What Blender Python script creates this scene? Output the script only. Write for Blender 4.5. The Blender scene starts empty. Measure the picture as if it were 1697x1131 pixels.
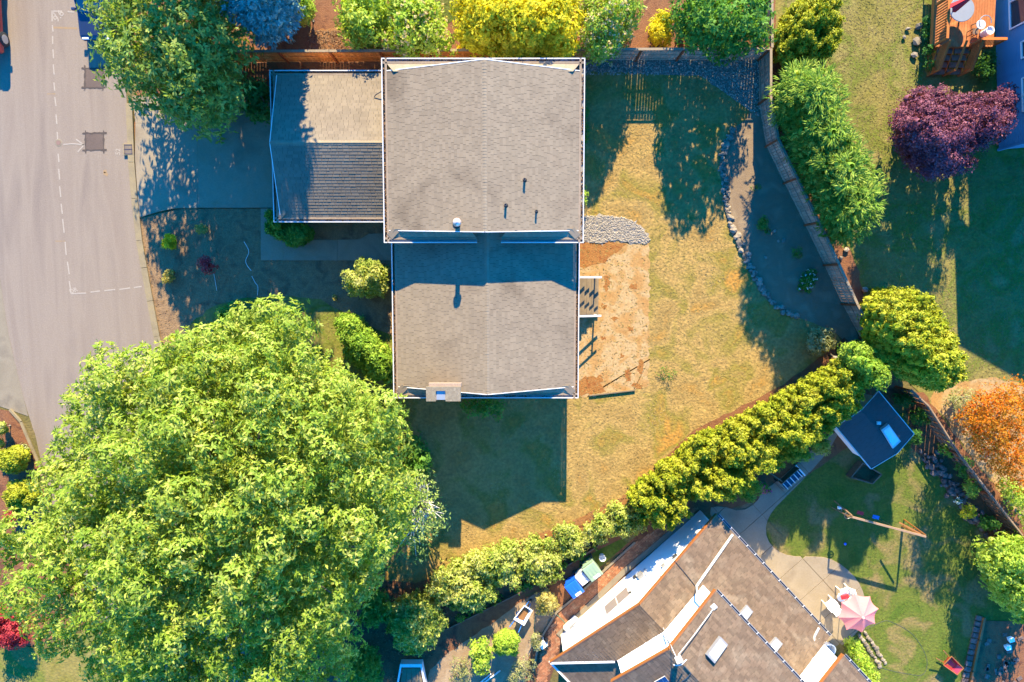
import bpy, bmesh, math, random
import numpy as np
from mathutils import Vector, Matrix, Quaternion

S = bpy.context.scene
COL = S.collection
R = math.radians
rnd = random.Random(7)

# ------------------------------------------------------------------ camera, sky, sun, exposure
CAM_F, CAM_H = 1131.0, 37.7                       # focal length in photo pixels, drone height in metres
TILT = math.atan(91.5 / CAM_F)
cam = bpy.data.objects.new('camera', bpy.data.cameras.new('camera'))
COL.objects.link(cam)
cam.data.sensor_width = 36.0
cam.data.lens = 36.0 * CAM_F / 1697.0
cam.data.clip_end = 2000.0
cam.location = (0, 0, CAM_H)
cam.rotation_euler = (-TILT, 0, 0)
S.camera = cam

SUN_EL, SUN_AZ = R(28.4), R(2.6)                  # azimuth from +Y towards +X
W = bpy.data.worlds.new('World'); S.world = W; W.use_nodes = True
nt = W.node_tree; nt.nodes.clear()
sky = nt.nodes.new('ShaderNodeTexSky'); sky.sky_type = 'NISHITA'; sky.sun_disc = False
sky.sun_elevation = SUN_EL; sky.sun_rotation = SUN_AZ
sky.air_density = 1.0; sky.dust_density = 0.0; sky.ozone_density = 10.0
hs = nt.nodes.new('ShaderNodeHueSaturation'); hs.inputs['Saturation'].default_value = 1.38
bg = nt.nodes.new('ShaderNodeBackground'); bg.inputs['Strength'].default_value = 0.15
wo = nt.nodes.new('ShaderNodeOutputWorld')
nt.links.new(sky.outputs[0], hs.inputs['Color']); nt.links.new(hs.outputs[0], bg.inputs['Color'])
nt.links.new(bg.outputs[0], wo.inputs['Surface'])

sl = bpy.data.lights.new('sun', 'SUN'); sl.energy = 3.5; sl.angle = R(0.5); sl.color = (1.0, 0.86, 0.54)
so = bpy.data.objects.new('sun', sl); COL.objects.link(so)
ldir = Vector((-math.sin(SUN_AZ) * math.cos(SUN_EL), -math.cos(SUN_AZ) * math.cos(SUN_EL), -math.sin(SUN_EL)))
so.rotation_euler = ldir.to_track_quat('-Z', 'Y').to_euler()
so.location = (0, 60, 40)
S.view_settings.view_transform = 'Standard'; S.view_settings.look = 'None'
S.view_settings.exposure = 2.56; S.view_settings.gamma = 1.0; S.view_settings.use_curve_mapping = False
S.cycles.max_bounces = 6; S.cycles.transparent_max_bounces = 4
S.cycles.use_denoising = True

# ------------------------------------------------------------------ surveying: photo measurement -> metres on the ground
_c, _s = math.cos(TILT), math.sin(TILT)
def P(px, py, z=0.0):
    u, v = px - 848.5, py - 565.5
    d = (u, -v * _c - CAM_F * _s, v * _s - CAM_F * _c)
    t = (CAM_H - z) / (-d[2])
    return Vector((d[0] * t, d[1] * t, z))
def PX(p):
    x, y, z = p[0], p[1], p[2] - CAM_H
    dep = -y * _s - z * _c
    up = y * _c - z * _s
    return 848.5 + CAM_F * x / dep, 565.5 - CAM_F * up / dep
def XY(pts, z=0.0): return [P(a, b, z) for a, b in pts]

# ------------------------------------------------------------------ tagging and linking
def tag(o, label=None, cat=None, group=None, kind=None):
    if label: o['label'] = label
    if cat: o['category'] = cat
    if group: o['group'] = group
    if kind: o['kind'] = kind
    return o
def empty(name, loc=(0, 0, 0), rz=0.0):
    o = bpy.data.objects.new(name, None); COL.objects.link(o)
    o.location = loc; o.rotation_euler = (0, 0, rz); o.empty_display_size = 0.3
    return o
def link(name, me, parent=None, loc=None):
    o = bpy.data.objects.new(name, me); COL.objects.link(o)
    if parent is not None: o.parent = parent
    if loc is not None: o.location = loc
    return o
def copy_tree(o, parent=None):
    c = o.copy(); COL.objects.link(c)
    if parent is not None: c.parent = parent
    for ch in list(o.children): copy_tree(ch, c)
    return c

class MB:
    """collects simple solids and links them as one mesh"""
    def __init__(s): s.v = []; s.f = []
    def add(s, vs, fs):
        k = len(s.v); s.v += [tuple(v) for v in vs]; s.f += [tuple(i + k for i in f) for f in fs]; return s
    def box(s, c, size, rz=0.0, M=None):
        hx, hy, hz = size[0] / 2, size[1] / 2, size[2] / 2
        vs = [Vector((x, y, z)) for z in (-hz, hz) for y in (-hy, hy) for x in (-hx, hx)]
        if M is None: M = Matrix.Rotation(rz, 3, 'Z')
        vs = [M @ v + Vector(c) for v in vs]
        return s.add(vs, [(0, 2, 3, 1), (4, 5, 7, 6), (0, 1, 5, 4), (1, 3, 7, 5), (3, 2, 6, 7), (2, 0, 4, 6)])
    def bar(s, a, b, w, h, up=(0, 0, 1)):
        a, b = Vector(a), Vector(b); d = b - a; L = d.length; x = d / L
        y = Vector(up).cross(x)
        if y.length < 1e-4: y = Vector((0, 1, 0)).cross(x)
        y.normalize(); z = x.cross(y)
        M = Matrix((x, y, z)).transposed()
        return s.box((a + b) / 2, (L, w, h), M=M)
    def tube(s, pts, r, n=8, cap=True):
        pts = [Vector(p) for p in pts]; k = len(pts)
        rr = r if isinstance(r, (list, tuple)) else [r] * k
        vs = []; fs = []
        for i, p in enumerate(pts):
            d = (pts[min(i + 1, k - 1)] - pts[max(i - 1, 0)])
            d = d.normalized() if d.length > 1e-6 else Vector((0, 0, 1))
            a = d.orthogonal().normalized() if abs(d.z) < .99 else Vector((1, 0, 0))
            if abs(d.z) < .99: a = d.cross(Vector((0, 0, 1))).normalized()
            b = d.cross(a)
            for j in range(n):
                t = 2 * math.pi * j / n
                vs.append(p + (a * math.cos(t) + b * math.sin(t)) * rr[i])
        for i in range(k - 1):
            for j in range(n):
                fs.append((i * n + j, i * n + (j + 1) % n, (i + 1) * n + (j + 1) % n, (i + 1) * n + j))
        if cap: fs += [tuple(range(n))[::-1], tuple(range((k - 1) * n, k * n))]
        return s.add(vs, fs)
    def lathe(s, prof, c=(0, 0, 0), n=24):
        vs = []; fs = []; c = Vector(c)
        for r, z in prof:
            for j in range(n):
                t = 2 * math.pi * j / n; vs.append(c + Vector((r * math.cos(t), r * math.sin(t), z)))
        for i in range(len(prof) - 1):
            for j in range(n):
                fs.append((i * n + j, i * n + (j + 1) % n, (i + 1) * n + (j + 1) % n, (i + 1) * n + j))
        return s.add(vs, fs)
    def prism(s, poly, z0, z1):
        n = len(poly)
        ar = sum(poly[i][0] * poly[(i + 1) % n][1] - poly[(i + 1) % n][0] * poly[i][1] for i in range(n))
        if ar < 0: poly = poly[::-1]
        vs = [(p[0], p[1], z0) for p in poly] + [(p[0], p[1], z1) for p in poly]
        fs = [tuple(range(n))[::-1], tuple(range(n, 2 * n))] + [(i, (i + 1) % n, n + (i + 1) % n, n + i) for i in range(n)]
        return s.add(vs, fs)
    def hull(s, bottom, top):
        n = len(bottom)
        vs = list(bottom) + list(top)
        fs = [tuple(range(n))[::-1], tuple(range(n, 2 * n))] + [(i, (i + 1) % n, n + (i + 1) % n, n + i) for i in range(n)]
        return s.add(vs, fs)
    def build(s, name, mat, parent=None, bevel=0.0, smooth=False, origin=None):
        me = bpy.data.meshes.new(name)
        vs = s.v
        if origin is not None: vs = [(v[0] - origin[0], v[1] - origin[1], v[2] - origin[2]) for v in vs]
        me.from_pydata(vs, [], s.f); me.materials.append(mat)
        if bevel > 0:
            bm = bmesh.new(); bm.from_mesh(me)
            bmesh.ops.recalc_face_normals(bm, faces=bm.faces)
            bmesh.ops.bevel(bm, geom=[e for e in bm.edges if e.calc_face_angle(0) > .5], offset=bevel, segments=2, affect='EDGES', profile=.6)
            bm.to_mesh(me); bm.free()
        if smooth: me.polygons.foreach_set('use_smooth', [True] * len(me.polygons))
        me.update()
        o = link(name, me, parent)
        if origin is not None: o.location = origin
        return o

# ------------------------------------------------------------------ materials
MATS = {}
def rgb(c): return (c[0], c[1], c[2], 1.0)
def mat(name, stops, scale=2.0, rough=0.85, bump=0.0, bscale=20.0, detail=6.0, fine=None, island=0.0, objrand=0.0,
        spec=0.3, metal=0.0, dist=0.6, stretch=None):
    """noise -> colour ramp, a second finer noise modulates it, optional bump; world position drives it"""
    m = bpy.data.materials.new(name); m.use_nodes = True; MATS[name] = m
    n = m.node_tree.nodes; l = m.node_tree.links
    b = n['Principled BSDF']; b.inputs['Roughness'].default_value = rough
    b.inputs['Specular IOR Level'].default_value = spec; b.inputs['Metallic'].default_value = metal
    geo = n.new('ShaderNodeNewGeometry')
    vec = geo.outputs['Position']
    if stretch:
        mp = n.new('ShaderNodeMapping'); mp.inputs['Scale'].default_value = stretch
        l.new(vec, mp.inputs['Vector']); vec = mp.outputs[0]
    if len(stops) == 1: stops = [stops[0], tuple(c * .93 for c in stops[0])]
    nz = n.new('ShaderNodeTexNoise'); nz.inputs['Scale'].default_value = scale; nz.inputs['Detail'].default_value = detail
    nz.inputs['Distortion'].default_value = dist
    l.new(vec, nz.inputs['Vector'])
    rp = n.new('ShaderNodeValToRGB'); e = rp.color_ramp.elements
    k = len(stops)
    for i, c in enumerate(stops):
        pos = .32 + .36 * i / (k - 1)
        if i == 0: el = e[0]; el.position = pos
        elif i == k - 1: el = e[-1]; el.position = pos
        else: el = e.new(pos)
        el.color = rgb(c)
    l.new(nz.outputs['Fac'], rp.inputs['Fac'])
    colr = rp.outputs['Color']
    def modulate(colr, src, lo, hi):
        mr = n.new('ShaderNodeMapRange'); mr.inputs['To Min'].default_value = lo; mr.inputs['To Max'].default_value = hi
        l.new(src, mr.inputs['Value'])
        mx = n.new('ShaderNodeMix'); mx.data_type = 'RGBA'; mx.blend_type = 'MULTIPLY'; mx.inputs['Factor'].default_value = 1.0
        l.new(colr, mx.inputs['A'])
        cb = n.new('ShaderNodeCombineColor'); [l.new(mr.outputs[0], cb.inputs[i]) for i in range(3)]
        l.new(cb.outputs[0], mx.inputs['B']); return mx.outputs['Result']
    if fine:
        n2 = n.new('ShaderNodeTexNoise'); n2.inputs['Scale'].default_value = fine[0]; n2.inputs['Detail'].default_value = 3
        l.new(geo.outputs['Position'], n2.inputs['Vector'])
        colr = modulate(colr, n2.outputs['Fac'], 1 - 1.6 * fine[1], 1 + 1.6 * fine[1])
    if island: colr = modulate(colr, geo.outputs['Random Per Island'], 1 - island, 1 + island)
    if objrand:
        oi = n.new('ShaderNodeObjectInfo'); colr = modulate(colr, oi.outputs['Random'], 1 - objrand, 1 + objrand)
    l.new(colr, b.inputs['Base Color'])
    if bump:
        n3 = n.new('ShaderNodeTexNoise'); n3.inputs['Scale'].default_value = bscale; n3.inputs['Detail'].default_value = 4
        l.new(geo.outputs['Position'], n3.inputs['Vector'])
        bp = n.new('ShaderNodeBump'); bp.inputs['Distance'].default_value = bump; bp.inputs['Strength'].default_value = 1.0
        l.new(n3.outputs['Fac'], bp.inputs['Height']); l.new(bp.outputs[0], b.inputs['Normal'])
    return m
def leafmat(name, stops, trans=0.42, rough=0.55, spec=0.12, gain=1.85):
    stops = [tuple(min(.8, c * gain) for c in s_) for s_ in stops]
    m = bpy.data.materials.new(name); m.use_nodes = True; MATS[name] = m
    n = m.node_tree.nodes; l = m.node_tree.links
    b = n['Principled BSDF']; b.inputs['Roughness'].default_value = rough; b.inputs['Specular IOR Level'].default_value = spec
    geo = n.new('ShaderNodeNewGeometry')
    nz = n.new('ShaderNodeTexNoise'); nz.inputs['Scale'].default_value = .9; l.new(geo.outputs['Position'], nz.inputs['Vector'])
    ad = n.new('ShaderNodeMath'); ad.operation = 'MULTIPLY_ADD'; ad.inputs[1].default_value = .7
    l.new(geo.outputs['Random Per Island'], ad.inputs[0])
    m2 = n.new('ShaderNodeMath'); m2.operation = 'MULTIPLY_ADD'; m2.inputs[1].default_value = 1.2; m2.inputs[2].default_value = -.45
    l.new(nz.outputs['Fac'], m2.inputs[0]); l.new(m2.outputs[0], ad.inputs[2])
    rp = n.new('ShaderNodeValToRGB'); e = rp.color_ramp.elements; k = len(stops)
    for i, c in enumerate(stops):
        pos = i / (k - 1)
        el = e[0] if i == 0 else (e[-1] if i == k - 1 else e.new(pos))
        el.position = pos; el.color = rgb(c)
    l.new(ad.outputs[0], rp.inputs['Fac']); l.new(rp.outputs[0], b.inputs['Base Color'])
    tr = n.new('ShaderNodeBsdfTranslucent'); 
    tm = n.new('ShaderNodeMix'); tm.data_type = 'RGBA'; tm.blend_type = 'MULTIPLY'; tm.inputs['Factor'].default_value = 1
    l.new(rp.outputs[0], tm.inputs['A']); tm.inputs['B'].default_value = (1.35, 1.22, .40, 1)
    l.new(tm.outputs['Result'], tr.inputs['Color'])
    mx = n.new('ShaderNodeMixShader'); mx.inputs[0].default_value = trans
    l.new(b.outputs[0], mx.inputs[1]); l.new(tr.outputs[0], mx.inputs[2]); l.new(mx.outputs[0], n['Material Output'].inputs['Surface'])
    return m
def plain(name, c, rough=0.5, metal=0.0, spec=0.5, **kw):
    return mat(name, [c, tuple(x * .9 for x in c)], scale=3.0, rough=rough, metal=metal, spec=spec, **kw)

# ------------------------------------------------------------------ flat ground sheets
def rough_edge(pts, step=0.35, amp=0.05, seed=0):
    r = random.Random(seed); out = []
    n = len(pts)
    for i in range(n):
        a, b = Vector(pts[i][:2]), Vector(pts[(i + 1) % n][:2]); L = (b - a).length; k = max(1, int(L / step))
        for j in range(k):
            p = a.lerp(b, j / k)
            if amp: p += Vector((r.uniform(-amp, amp), r.uniform(-amp, amp)))
            out.append(p)
    return out
def sheet(name, px, z, m, amp=0.05, step=0.35, kind='structure', parent=None, seed=1):
    pts = rough_edge(XY(px), step, amp, seed)
    me = bpy.data.meshes.new(name); me.from_pydata([(p.x, p.y, z) for p in pts], [], [tuple(range(len(pts)))])
    me.materials.append(m)
    if me.polygons[0].normal.z < 0: me.flip_normals()
    o = link(name, me, parent)
    if kind: o['kind'] = kind
    return o
def inpoly(x, y, poly):
    c = False; n = len(poly); j = n - 1
    for i in range(n):
        xi, yi, xj, yj = poly[i][0], poly[i][1], poly[j][0], poly[j][1]
        if (yi > y) != (yj > y) and x < (xj - xi) * (y - yi) / (yj - yi) + xi: c = not c
        j = i
    return c
def inpoly_np(X, Y, poly):
    c = np.zeros(X.shape, bool); n = len(poly); j = n - 1
    for i in range(n):
        xi, yi, xj, yj = poly[i][0], poly[i][1], poly[j][0], poly[j][1]
        if yi != yj:
            t = ((yi > Y) != (yj > Y)) & (X < (xj - xi) * (Y - yi) / (yj - yi) + xi); c ^= t
        j = i
    return c
def edge_dist(X, Y, poly):
    D = np.full(X.shape, 1e9); n = len(poly)
    for i in range(n):
        ax, ay = poly[i][:2]; bx, by = poly[(i + 1) % n][:2]
        dx, dy = bx - ax, by - ay; L = dx * dx + dy * dy + 1e-9
        t = np.clip(((X - ax) * dx + (Y - ay) * dy) / L, 0, 1)
        D = np.minimum(D, np.hypot(X - ax - t * dx, Y - ay - t * dy))
    return D

# ------------------------------------------------------------------ foliage
def np_mesh(name, V, F4, m, parent=None):
    """V (n,3); F4 (k,4) quads"""
    me = bpy.data.meshes.new(name)
    me.vertices.add(len(V)); me.vertices.foreach_set('co', np.ascontiguousarray(V, np.float32).ravel())
    k = len(F4); me.loops.add(k * 4); me.loops.foreach_set('vertex_index', np.ascontiguousarray(F4, np.int32).ravel())
    me.polygons.add(k); me.polygons.foreach_set('loop_start', np.arange(0, k * 4, 4, dtype=np.int32))
    me.update(calc_edges=True); me.materials.append(m)
    return link(name, me, parent)
def unit(a): return a / (np.linalg.norm(a, axis=-1, keepdims=True) + 1e-9)
def leaf_quads(C, T, N, L, Wd, fold=0.15):
    """diamond leaves: centre, tangent, normal, length, width"""
    B = unit(np.cross(N, T)); T = unit(T); N = np.cross(T, B)
    L = np.asarray(L).reshape(-1, 1); Wd = np.asarray(Wd).reshape(-1, 1)
    a = C - T * L * .5; c = C + T * L * .5 - N * L * fold
    mid = C - T * L * .06
    b = mid + B * Wd * .5 + N * Wd * .12; d = mid - B * Wd * .5 + N * Wd * .12
    V = np.stack([a, b, c, d], 1).reshape(-1, 3)
    F = np.arange(len(C) * 4).reshape(-1, 4)
    return V, F
def rdirs(g, n, zmin=-1.0):
    z = g.uniform(zmin, 1, n); t = g.uniform(0, 2 * np.pi, n); r = np.sqrt(np.maximum(0, 1 - z * z))
    return np.stack([r * np.cos(t), r * np.sin(t), z], 1)
def foliage(g, C, RAD, clumps, per, crad, L, Wd, style='star', zmin=-0.35, squash=1.0, inner=0.6, outw=1.0, WT=None):
    """leaves grouped in clumps over the skin of each lobe"""
    C = np.asarray(C, float); RAD = np.asarray(RAD, float)
    n = len(C)
    area = (RAD / RAD.mean()) ** 2 * (1.0 if WT is None else WT)
    cnt = np.maximum(2, (clumps * area).astype(int))
    idx = np.repeat(np.arange(n), cnt)
    D = rdirs(g, len(idx), zmin)
    rr = RAD[idx] * g.uniform(inner, 1.06, len(idx))
    K = C[idx] + D * rr[:, None] * np.array([1, 1, squash])
    kid = np.repeat(np.arange(len(K)), per)
    Dk = D[kid]
    J = rdirs(g, len(kid))
    if style == 'star':
        T = unit(J - Dk * (np.sum(J * Dk, 1, keepdims=True)) * .7 + Dk * .25)
        N = unit(Dk * outw + rdirs(g, len(kid)) * .55 + np.array([0, 0, .35]))
        ctr = K[kid] + T * crad * g.uniform(.35, 1, len(kid))[:, None]
    elif style == 'frond':
        out = Dk * np.array([1, 1, .2]); T = unit(out + J * .35 + np.array([0, 0, .15]))
        N = unit(rdirs(g, len(kid)) * .5 + np.array([0, 0, 1.0]) + Dk * .4)
        ctr = K[kid] + T * crad * g.uniform(.1, 1.2, len(kid))[:, None]
    else:
        T = J; N = unit(Dk * outw + rdirs(g, len(kid)) * .6)
        ctr = K[kid] + rdirs(g, len(kid)) * crad * g.uniform(0, 1, len(kid))[:, None]
    ls = g.uniform(.7, 1.25, len(kid))
    return leaf_quads(ctr, T, N, L * ls, Wd * ls)
_ico = None
def cores(C, RAD, k, squash=1.0):
    """dark inner mass, a low ball per lobe"""
    global _ico
    if _ico is None:
        bm = bmesh.new(); bmesh.ops.create_uvsphere(bm, u_segments=8, v_segments=6, radius=1)
        _ico = (np.array([v.co[:] for v in bm.verts]), [[v.index for v in f.verts] for f in bm.faces]); bm.free()
    V0, F0 = _ico
    F0q = np.array([f if len(f) == 4 else f + [f[2]] for f in F0])
    F0q = np.array([f for f in F0 if len(f) == 4])
    V = (np.asarray(C)[:, None, :] + V0[None] * (np.asarray(RAD) * k)[:, None, None] * np.array([1, 1, squash])).reshape(-1, 3)
    F = (F0q[None] + (np.arange(len(C)) * len(V0))[:, None, None]).reshape(-1, 4)
    return V, F
NADIR = (848.5, 474.0)
def lobes(poly, spacing, z0, z1, rad, g, lean=0.0, power=1.0, jit=0.25, fill=True, jz=0.3, squash=1.0, low=0.3):
    """lobe centres in the volume under a crown outline; z0 = height of the rim, z1 = of the top"""
    xs = [p[0] for p in poly]; ys = [p[1] for p in poly]
    sp = spacing * 31.0
    gx, gy = np.meshgrid(np.arange(min(xs), max(xs), sp), np.arange(min(ys), max(ys), sp * .87))
    gx = gx + (np.arange(gx.shape[0]) % 2)[:, None] * sp * .5
    X = (gx + g.uniform(-jit, jit, gx.shape) * sp).ravel(); Y = (gy + g.uniform(-jit, jit, gy.shape) * sp).ravel()
    k = inpoly_np(X, Y, poly); X, Y = X[k], Y[k]
    D = edge_dist(X, Y, poly)
    k = D > rad * 31 * .55; X, Y, D = X[k], Y[k], D[k]
    if len(X) == 0: X, Y = np.array([np.mean(xs)]), np.array([np.mean(ys)]); D = np.array([1.0])
    t = np.clip(D / max(D.max(), 1e-6), 0, 1); dome = (1 - (1 - t) ** 2) ** power
    if lean:
        cx, cy = np.mean(xs) - NADIR[0], np.mean(ys) - NADIR[1]; q = math.hypot(cx, cy) + 1e-6; cx /= q; cy /= q
        pr = X * cx + Y * cy; pr = (pr - pr.min()) / (np.ptp(pr) + 1e-6)
        f = lean * pr + (1 - lean) * dome
    else: f = dome
    Z = z0 + (z1 - z0) * f + g.uniform(-jz, jz, len(X))
    C = []; WT = []
    for x, y, z in zip(X, Y, Z):
        C.append(P(x, y, max(z, rad * .5))[:]); WT.append(1.0)
        if fill:
            q = z - rad * 1.5 * squash
            while q > rad * .5:
                w = Vector((C[-1][0], C[-1][1], q))
                p = P(x, y, max(z, rad * .5)); w = Vector((p.x, p.y, q)); a = PX(w)
                if inpoly(a[0], a[1], poly): C.append(w[:]); WT.append(low)
                q -= rad * 1.5 * squash
    C = np.array(C)
    lobes.wt = np.array(WT)
    return C, rad * g.uniform(.8, 1.2, len(C))
def trunk_mesh(base, tops, r0, g, wig=0.3):
    m = MB(); base = Vector(base)
    zt = max(t[2] for t in tops); fork = base + (Vector(np.mean(tops, 0)) - base) * .35
    m.tube([base, base.lerp(fork, .5) + Vector((g.uniform(-wig, wig) * .3, g.uniform(-wig, wig) * .3, 0)), fork], [r0, r0 * .8, r0 * .65], 9)
    for t in tops:
        t = Vector(t); mid = fork.lerp(t, .5) + Vector((g.uniform(-wig, wig), g.uniform(-wig, wig), g.uniform(0, wig)))
        m.tube([fork, fork.lerp(mid, .6), mid, t], [r0 * .42, r0 * .3, r0 * .2, r0 * .05], 6)
    return m
def plant(name, label, cat, poly, leaf, z0, z1, spacing, rad, clumps, per, crad, L, Wd, style='star', seed=1, lean=0.0,
          base=None, r0=0.12, limbs=8, group=None, core=0.55, fill=True, squash=1.0, zmin=-0.35, inner=0.6, bark='bark', extra=None,
          power=1.0, outw=1.0, jz=0.3, low=0.3):
    """one tree or shrub: trunk and crown as parts"""
    g = np.random.default_rng(seed)
    C, RD = lobes(poly, spacing, z0, z1, rad, g, lean, power, fill=fill, jz=jz, squash=squash, low=low)
    c = C.mean(0)
    b = Vector((c[0], c[1], 0.0)) if base is None else P(base[0], base[1], 0)
    root = empty(name, b); tag(root, label, cat, group)
    V, F = foliage(g, C - np.array(b[:]), RD, clumps, per, crad, L, Wd, style, zmin, squash, inner, outw, lobes.wt)
    if core:
        V2, F2 = cores(C - np.array(b[:]), RD, core, squash); F = np.vstack([F, F2 + len(V)]); V = np.vstack([V, V2])
    np_mesh('crown', V, F, MATS[leaf], root)
    if extra:                                  # flower heads etc: (name, material, share, size)
        nm, mt, cnt, sz = extra
        idx = g.integers(0, len(C), cnt); D = rdirs(g, cnt, .1)
        K = C[idx] - np.array(b[:]) + D * RD[idx][:, None] * 1.08
        kid = np.repeat(np.arange(cnt), 5)
        N = unit(D[kid] + rdirs(g, len(kid)) * .5)
        V, F = leaf_quads(K[kid] + rdirs(g, len(kid)) * sz * .6, rdirs(g, len(kid)), N, np.full(len(kid), sz), np.full(len(kid), sz * .8))
        np_mesh(nm, V, F, MATS[mt], root)['kind'] = 'stuff'
    k = min(limbs, len(C)); pick = g.choice(len(C), k, replace=False)
    tops = (C[pick] - np.array(b[:])).tolist()
    trunk_mesh((0, 0, -0.05), tops, r0, g).build('trunk', MATS[bark], root, smooth=True)
    return root
def ellipse(cx, cy, rx, ry, n=18, rot=0.0):
    o = []
    for i in range(n):
        t = 2 * math.pi * i / n; x, y = rx * math.cos(t), ry * math.sin(t)
        o.append((cx + x * math.cos(rot) - y * math.sin(rot), cy + x * math.sin(rot) + y * math.cos(rot)))
    return o
# ------------------------------------------------------------------ material library
def lin(c):
    c = c / 255.0
    return c / 12.92 if c <= .04045 else ((c + .055) / 1.055) ** 2.4
def A(r, g, b, k=3.2): return (min(.85, lin(r) / k), min(.85, lin(g) / k * .895), min(.85, lin(b) / k * .74))
mat('asphalt', [A(192, 176, 168), A(203, 188, 179), A(186, 171, 165)], scale=.8, bump=.01, bscale=30, fine=(15, .16), rough=.9, stretch=(1.5, .14, 1))
mat('asphalt_patch', [A(140, 122, 118), A(150, 132, 126)], scale=1.2, fine=(20, .2), bump=.008, bscale=40)
mat('asphalt_seal', [A(112, 100, 98), A(125, 112, 108)], scale=2, fine=(50, .15))
mat('chalk', [A(240, 232, 226), A(225, 212, 204)], scale=14, fine=(60, .18))
mat('chalk_orange', [A(226, 190, 140), A(206, 182, 160)], scale=9)
mat('concrete', [A(208, 192, 168), A(218, 203, 182), A(196, 180, 160)], scale=.6, fine=(14, .12), bump=.005, bscale=30)
mat('concrete_kerb', [A(216, 198, 160), A(205, 190, 160), A(190, 176, 150)], scale=1.5, fine=(30, .2), bump=.004, bscale=40)
mat('concrete_old', [A(190, 178, 160), A(200, 188, 170), A(176, 165, 152)], scale=.7, fine=(30, .18), bump=.004, bscale=50)
mat('soil_front', [A(186, 152, 118), A(204, 170, 132), A(164, 134, 106)], scale=1.4, fine=(18, .35), bump=.03, bscale=14)
mat('bark_mulch', [A(172, 112, 76), A(190, 132, 92), A(146, 92, 66)], scale=1.6, fine=(22, .4), bump=.03, bscale=18)
mat('bark_orange', [A(205, 140, 80), A(214, 160, 104), A(170, 108, 66)], scale=1.8, fine=(20, .35), bump=.03, bscale=18)
mat('lawn_dry', [A(236, 186, 98), A(216, 182, 112), A(238, 202, 126), A(190, 176, 84), A(248, 190, 94)], scale=.45, detail=10, fine=(6, .34), bump=.045, bscale=7.5, rough=.95)
mat('lawn_green', [A(112, 146, 36), A(140, 160, 60), A(126, 150, 48), A(180, 166, 104), A(194, 172, 118)], scale=.5, detail=9, fine=(7, .3), bump=.04, bscale=8, rough=.95)
mat('lawn_tan', [A(176, 170, 78), A(194, 182, 104), A(150, 166, 60), A(206, 192, 124)], scale=.45, detail=9, fine=(7, .3), bump=.035, bscale=8, rough=.95)
mat('dirt_patch', [A(248, 204, 140), A(252, 220, 168), A(244, 196, 128), A(236, 182, 112)], scale=1.2, detail=9, fine=(9, .2), bump=.02, bscale=9)
mat('dirt_rust', [A(210, 138, 62), A(222, 158, 84), A(200, 124, 56)], scale=3, fine=(18, .35), bump=.03, bscale=16)
mat('bed_soil', [A(200, 176, 150), A(188, 164, 140), A(210, 188, 162)], scale=1.2, fine=(25, .25), bump=.02, bscale=24)
mat('gravel_base', [A(180, 172, 166), A(200, 190, 184)], scale=8, fine=(26, .5), bump=.04, bscale=20)
mat('pebble_pale', [A(255, 250, 244), A(255, 246, 236), A(226, 220, 216)], scale=14, island=.3)
mat('pebble', [A(220, 212, 204), A(246, 238, 226), A(186, 178, 174)], scale=14, island=.45)
mat('stone', [A(196, 184, 170), A(216, 204, 192), A(160, 148, 138)], scale=5, objrand=.3, fine=(30, .2))
mat('stone_purple', [A(146, 122, 120), A(176, 152, 146), A(120, 100, 104)], scale=4, objrand=.35, fine=(24, .25))
mat('paver', [A(240, 174, 132), A(224, 150, 112), A(246, 200, 160)], scale=5, fine=(8, .2), island=.28)
mat('paver_joint', [A(160, 110, 84), A(140, 100, 80)], scale=6)
mat('grey_path', [A(232, 206, 176), A(216, 188, 158), A(240, 216, 188)], scale=1.4, fine=(24, .25), bump=.02, bscale=20)
mat('ground', [A(160, 140, 84), A(150, 140, 80), A(176, 154, 104)], scale=.3, fine=(8, .25), bump=.04, bscale=7)
mat('grass_blade', [A(236, 200, 122), A(220, 194, 112), A(244, 214, 150)], scale=.5, island=.25)
mat('grass_blade_green', [A(136, 156, 56), A(164, 166, 84), A(120, 150, 46)], scale=.5, island=.25)
mat('grass_blade_tan', [A(176, 162, 92), A(198, 182, 124), A(156, 154, 76)], scale=.5, island=.25)
# building materials
mat('shingle', [A(172, 156, 140), A(196, 180, 163), A(201, 185, 167), A(192, 175, 158)], scale=.35, detail=7, island=.09, fine=(12, .06), rough=.9)
mat('shingle_warm', [A(172, 160, 148), A(186, 173, 160), A(192, 180, 166)], scale=.5, island=.10, fine=(12, .06), rough=.9)
mat('pent_shingle', [A(226, 208, 186), A(212, 194, 172), A(232, 216, 196)], scale=2, fine=(14, .12))
plain('screen_reflection', (.20, .165, .15), rough=.35)  # brownish reflection in the screened front window panes, put into the base colour
plain('glass_table', (.22, .23, .25), rough=.15)
mat('ridge_shingle', [A(208, 192, 174), A(200, 184, 166)], scale=3, island=.06)
mat('drip_edge', [A(222, 202, 184), A(206, 184, 164)], scale=3, fine=(12, .12))
mat('gravel_pale', [A(216, 208, 202), A(236, 228, 220)], scale=8, fine=(20, .3), bump=.03, bscale=20)
mat('shingle_brown', [A(176, 154, 134), A(162, 138, 120), A(186, 167, 150)], scale=.9, island=.20, fine=(14, .14), rough=.9)
mat('roof_felt', [A(96, 86, 78), A(84, 76, 70)], scale=4)
plain('white_paint', (.62, .58, .54), rough=.45)
plain('white_metal', (.50, .47, .44), rough=.35)
mat('siding_cream', [(.72, .68, .60), (.68, .64, .57)], scale=2)
mat('siding_white', [(.80, .79, .77), (.77, .76, .74)], scale=2)
mat('siding_blue', [(.07, .20, .31), (.06, .17, .27)], scale=1.5, stretch=(1, 1, .1))
mat('siding_grey', [(.36, .37, .38), (.32, .33, .35)], scale=2)
mat('gutter_debris', [A(170, 122, 92), A(196, 160, 130), A(120, 84, 62)], scale=9, island=.4)
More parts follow.
